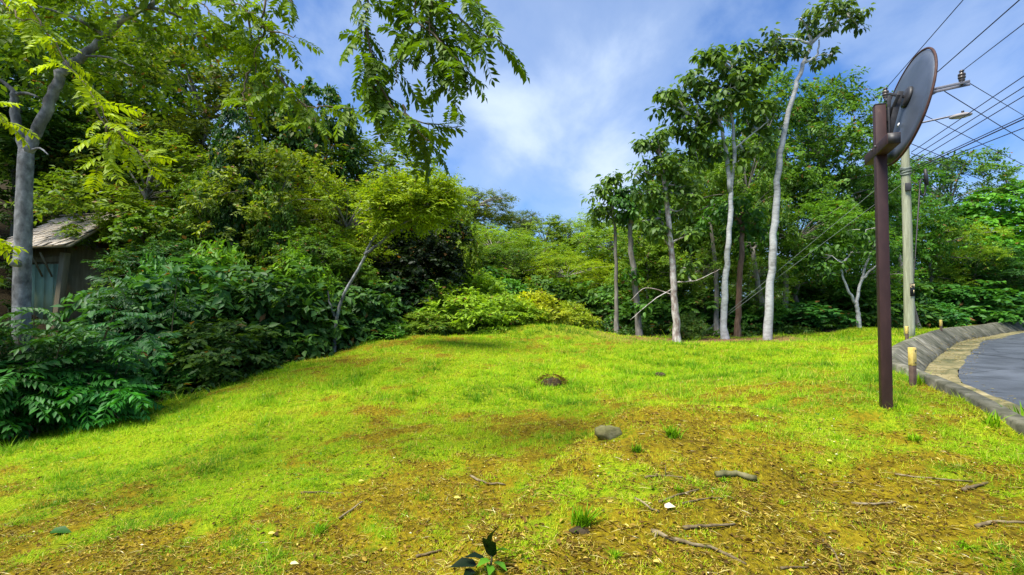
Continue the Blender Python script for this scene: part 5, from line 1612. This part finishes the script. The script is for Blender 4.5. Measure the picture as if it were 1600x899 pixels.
def tuft(px, py, hpx, n_, label, tints, cat='grass tuft', name='grass_tuft', wide=.6, seed=1, wblade=.012):
    p = hit(px, py); H = hpx / F * p[1]
    rng = np.random.default_rng(seed + int(px))
    b = MB()
    for i in range(n_):
        a = rng.uniform(0, 6.28); l = H * rng.uniform(.5, 1.1); sp = rng.uniform(.1, 1.0) * wide
        o = np.array([rng.normal() * H * .22, rng.normal() * H * .22, -.01])
        dv = np.array([math.cos(a), math.sin(a), 0])
        t = np.linspace(0, 1, 4)
        P = o + dv * (l * sp * t ** 1.5)[:, None] * 1.1 + up * (l * (t - .35 * sp * t ** 2))[:, None]
        s = np.array([-dv[1], dv[0], 0]) * wblade * (H / .2) ** .5
        wd = np.array([.7, 1, .7, .05])[:, None]
        V = np.concatenate([P - s * wd / 2, P + s * wd / 2])
        f = np.array([(0, 4, 5, 1), (1, 5, 6, 2), (2, 6, 7, 3)])
        b.add(V, f, rng.uniform(*tints))
    o = obj(name, b.mesh(name, M_grass, tint=True)); o.location = tuple(p)
    return tag(o, label, cat, 'grass tufts standing up from the lawn')


tuft(908, 822, 42, 80, 'tall bright green tuft on the edge of the bank, lower centre', (.1, .5), wide=.9)
tuft(1050, 682, 24, 70, 'green tuft right of the mossy stone', (.05, .42), wide=1.0)
tuft(995, 706, 16, 50, 'darker low tuft below the mossy stone', (.0, .35), wide=1.1)
tuft(1062, 768, 16, 40, 'lone light tuft beside the short twigs, right of the bank', (.25, .6), wide=1.0)
tuft(1221, 788, 12, 30, 'tiny yellow-green tuft on bare ground near the right', (.4, .7), wide=1.0)
tuft(1510, 858, 20, 50, 'bright green tuft in the lower right corner', (.15, .5), wide=1.3)
tuft(1430, 688, 16, 60, 'green tuft in front of the mirror post', (.25, .6), wide=1.2)
tuft(500, 832, 20, 60, 'green tuft in the worn lower left ground', (.05, .4), wide=1.3)
tuft(960, 870, 18, 40, 'small tuft below the bank at the bottom edge', (.15, .5), wide=1.1)
tuft(1548, 664, 30, 22, 'broad-bladed tuft against the kerb at the right', (.1, .5), wide=.9, wblade=.02)
tuft(1596, 655, 30, 16, 'upright tuft at the kerb on the right edge', (.1, .4), wide=.7, wblade=.02)
tuft(1432, 600, 20, 40, 'tuft at the foot of the nearest marker post', (.1, .5), wide=.9)
tuft(745, 630, 14, 50, 'dark green tuft in the middle of the lawn', (.0, .3), wide=1.2)
tuft(640, 628, 13, 50, 'dark green tuft left of the middle of the lawn', (.0, .3), wide=1.2)

# heap of earth and dead grass
p = hit(862, 602)
rng = np.random.default_rng(12)
hp = thing('earth_heap', 'small dark heap of earth and dead grass in the lawn', 'heap', tuple(p))
me = rock(862, 602, 34, 'x', M_soil, 'earth', 'x', .6, seed=9)
me.parent = hp; me.location = (0, 0, -.02)
for k_ in ('label', 'category'): del me[k_]
b = MB(); m_ = 260
a = rng.uniform(0, 6.28, m_); rr = rng.random(m_) ** .5 * .22
pos = np.stack([rr * np.cos(a), rr * np.sin(a) * .8, .17 * (1 - (rr / .24) ** 2)], 1)
d = np.stack([np.cos(a) + rng.normal(size=m_) * .5, np.sin(a) + rng.normal(size=m_) * .5, rng.uniform(-.2, .6, m_)], 1)
leaf_faces(b, pos, d, unit(rng.normal(size=(m_, 3)) * .4 + up), rng.uniform(.05, .13, m_), np.full(m_, .010), rng.uniform(0, .55, m_))
obj('dead_grass', b.mesh('dead_grass', M_litter, tint=True), hp)


def stick(pts, wpx, label, mat=M_stick, side=None, name='stick', taper=.55):
    P = np.array([hit(*p) for p in pts])
    r = wpx / F * P[:, 1].mean() / 2
    rng = np.random.default_rng(int(pts[0][0]))
    base = P[0].copy()
    Q = catmull(P, 5)
    Q[:, 2] = np.maximum(ground_raw(Q[:, 0], Q[:, 1]), np.linspace(P[0, 2], P[-1, 2], len(Q))) + r * .8
    Q[1:-1, 2] += rng.normal(size=len(Q) - 2) * r * .12
    Q[1:-1, :2] += rng.normal(size=(len(Q) - 2, 2)) * r * .2
    b = MB(); b.tube(Q - base, np.linspace(r, r * taper, len(Q)) * rng.uniform(.88, 1.12, len(Q)), 8)
    if side:
        i = int(side[0] * (len(Q) - 1)); s0 = Q[i] - base
        b.tube(np.array([s0, s0 + np.array(side[1]) * .5 + rng.normal(size=3) * .004, s0 + np.array(side[1])]), [r * .6, r * .45, r * .25], 6)
    o = obj(name, b.mesh(name, mat, smooth=True)); o.location = tuple(base)
    return tag(o, label, 'stick', 'sticks lying on the worn ground')


stick([(1017, 832), (1070, 850), (1120, 862), (1166, 885)], 7, 'longest stick, slanting across the lower centre of the worn ground', side=(.08, (-.03, -.06, .0)))
stick([(1068, 828), (1110, 827), (1148, 822)], 6, 'dark short stick just above the longest stick')
stick([(1008, 749), (1040, 747), (1067, 748)], 4, 'dark twig with an upright stub, right of the bank', side=(.55, (0, 0, .07)))
stick([(1030, 786), (1060, 776), (1092, 766)], 3.5, 'thin twig pointing up right beside the lone light tuft')
stick([(992, 781), (1010, 792), (1030, 802)], 4.5, 'short pale twig left of the white leaf')
stick([(1066, 788), (1100, 784), (1130, 780)], 3, 'faint thin twig right of the white leaf')
stick([(1118, 745), (1150, 745), (1182, 752)], 10, 'thick mossy log-like stick with grass at one end', M_rock, taper=.9)
tuft(1130, 752, 10, 50, 'grass growing at the end of the thick mossy stick', (.2, .5), wide=1.4)
stick([(1398, 742), (1440, 748), (1520, 754)], 3, 'long thin twig lying below the mirror post')
stick([(1505, 768), (1525, 765), (1543, 757)], 6, 'curved pale stick at the middle right')
stick([(1525, 826), (1560, 818), (1600, 820)], 6, 'pale crooked stick at the right edge')
stick([(1330, 788), (1365, 790), (1400, 786)], 4, 'thin dark stick on bare ground at the lower right')
stick([(1285, 845), (1305, 868), (1318, 899)], 4, 'pale straw-like stick near the bottom at the right')
stick([(1220, 890), (1245, 888), (1262, 889)], 4, 'short dark stick at the bottom edge')
stick([(650, 872), (668, 868), (690, 862)], 5, 'dark stick lying left of the dark-leaved seedling')
stick([(530, 812), (548, 800), (566, 786)], 4, 'pale thin stick in the lower middle left')
stick([(735, 745), (760, 757), (790, 760)], 4, 'bent pale twig in the middle of the worn grass')
stick([(470, 772), (500, 770), (540, 772)], 3, 'thin twig across the left grass')


def ground_leaf(px, py, wpx, label, tint, mat, rot, color=None, lift=.02):
    p = hit(px, py); L = wpx / F * p[1] * (1 if wpx > 20 else .7)
    b = MB()
    leaf_faces(b, np.array([[-L / 2 * math.cos(rot), -L / 2 * math.sin(rot), lift]]), np.array([[math.cos(rot), math.sin(rot), .12]]), np.array([[.1, -.35, 1.0]]), np.array([L]), np.array([L * .5]), np.array([tint]), 'broad', .2)
    o = obj('fallen_leaf', b.mesh('fallen_leaf', mat, tint=True), None, color); o.location = tuple(p)
    return tag(o, label, 'leaf', 'single fallen leaves on the ground')


ground_leaf(1048, 797, 22, 'white bleached leaf on the worn ground right of the bank', 1.0, M_litter, .35)
ground_leaf(95, 835, 30, 'dark green fallen leaf at the lower left', .3, M_gloss, .1, (.035, .12, .018))
ground_leaf(425, 838, 16, 'pale fallen leaf at the lower left near the bottom', .78, M_litter, .3)
ground_leaf(1325, 692, 10, 'small white leaf left of the tuft by the mirror post', .78, M_litter, .0)
ground_leaf(1297, 725, 12, 'grey-white leaf on bare ground below the mirror post', .78, M_litter, -.3)
ground_leaf(565, 755, 13, 'white fallen leaf in the middle of the worn grass', .78, M_litter, .5)
ground_leaf(715, 782, 16, 'pale green fallen leaf above the dark-leaved seedling', .78, M_litter, .1)
ground_leaf(1465, 862, 18, 'pale curled leaf at the bottom right', .78, M_litter, 1.3)
ground_leaf(460, 886, 18, 'pale leaf at the bottom edge left of centre', .92, M_litter, .2)
ground_leaf(148, 606 + 250, 10, 'small brown leaf at the far lower left', .2, M_litter, .9)

# dark-leaved seedling at the bottom edge, each leaf a part
p = hit(765, 893)
sd_ = thing('seedling', 'broad-leaved seedling with dark and light leaves at the bottom edge', 'plant', tuple(p))
b = MB(); b.tube(np.array([(0, 0, -.02), (.01, 0, .06), (0, .01, .13)]), [.006, .005, .003], 6)
obj('stem', b.mesh('stem', M_twig), sd_)
sl1 = MB(); leaf_faces(sl1, np.array([[0, 0, 0.]]), np.array([[1, 0, .0]]), np.array([[0, 0, 1.]]), np.array([.13]), np.array([.062]), np.array([.4]), 'broad', .18)
slm = sl1.mesh('seedling_leaf', M_gloss, tint=True)
for dx, dz, d, s, c in [(0, .10, (.1, -.1, .9), 1.0, (.006, .016, .006)), (.01, .06, (-.15, -.2, .8), 1.1, (.008, .02, .006)), (-.02, .05, (-.9, -.2, .5), .9, (.006, .016, .006)), (-.06, .03, (-.8, -.3, .25), 1.0, (.006, .016, .006)),
                        (.01, .08, (.9, .1, .35), 1.0, (.10, .24, .02)), (.0, .05, (-.5, -.6, .2), .8, (.10, .25, .02)), (.02, .04, (.7, -.6, .1), .9, (.08, .22, .02)), (0, .03, (.1, -.9, .15), .9, (.09, .24, .02)), (-.07, .0, (-.3, -.7, .3), .9, (.006, .016, .006)), (.05, .03, (1, -.2, .1), .8, (.14, .09, .05))]:
    leaf_obj(sd_, slm, np.array([dx, 0, dz]), np.array(d, float), random.uniform(-.4, .4), s * random.uniform(.7, 1.1), c)
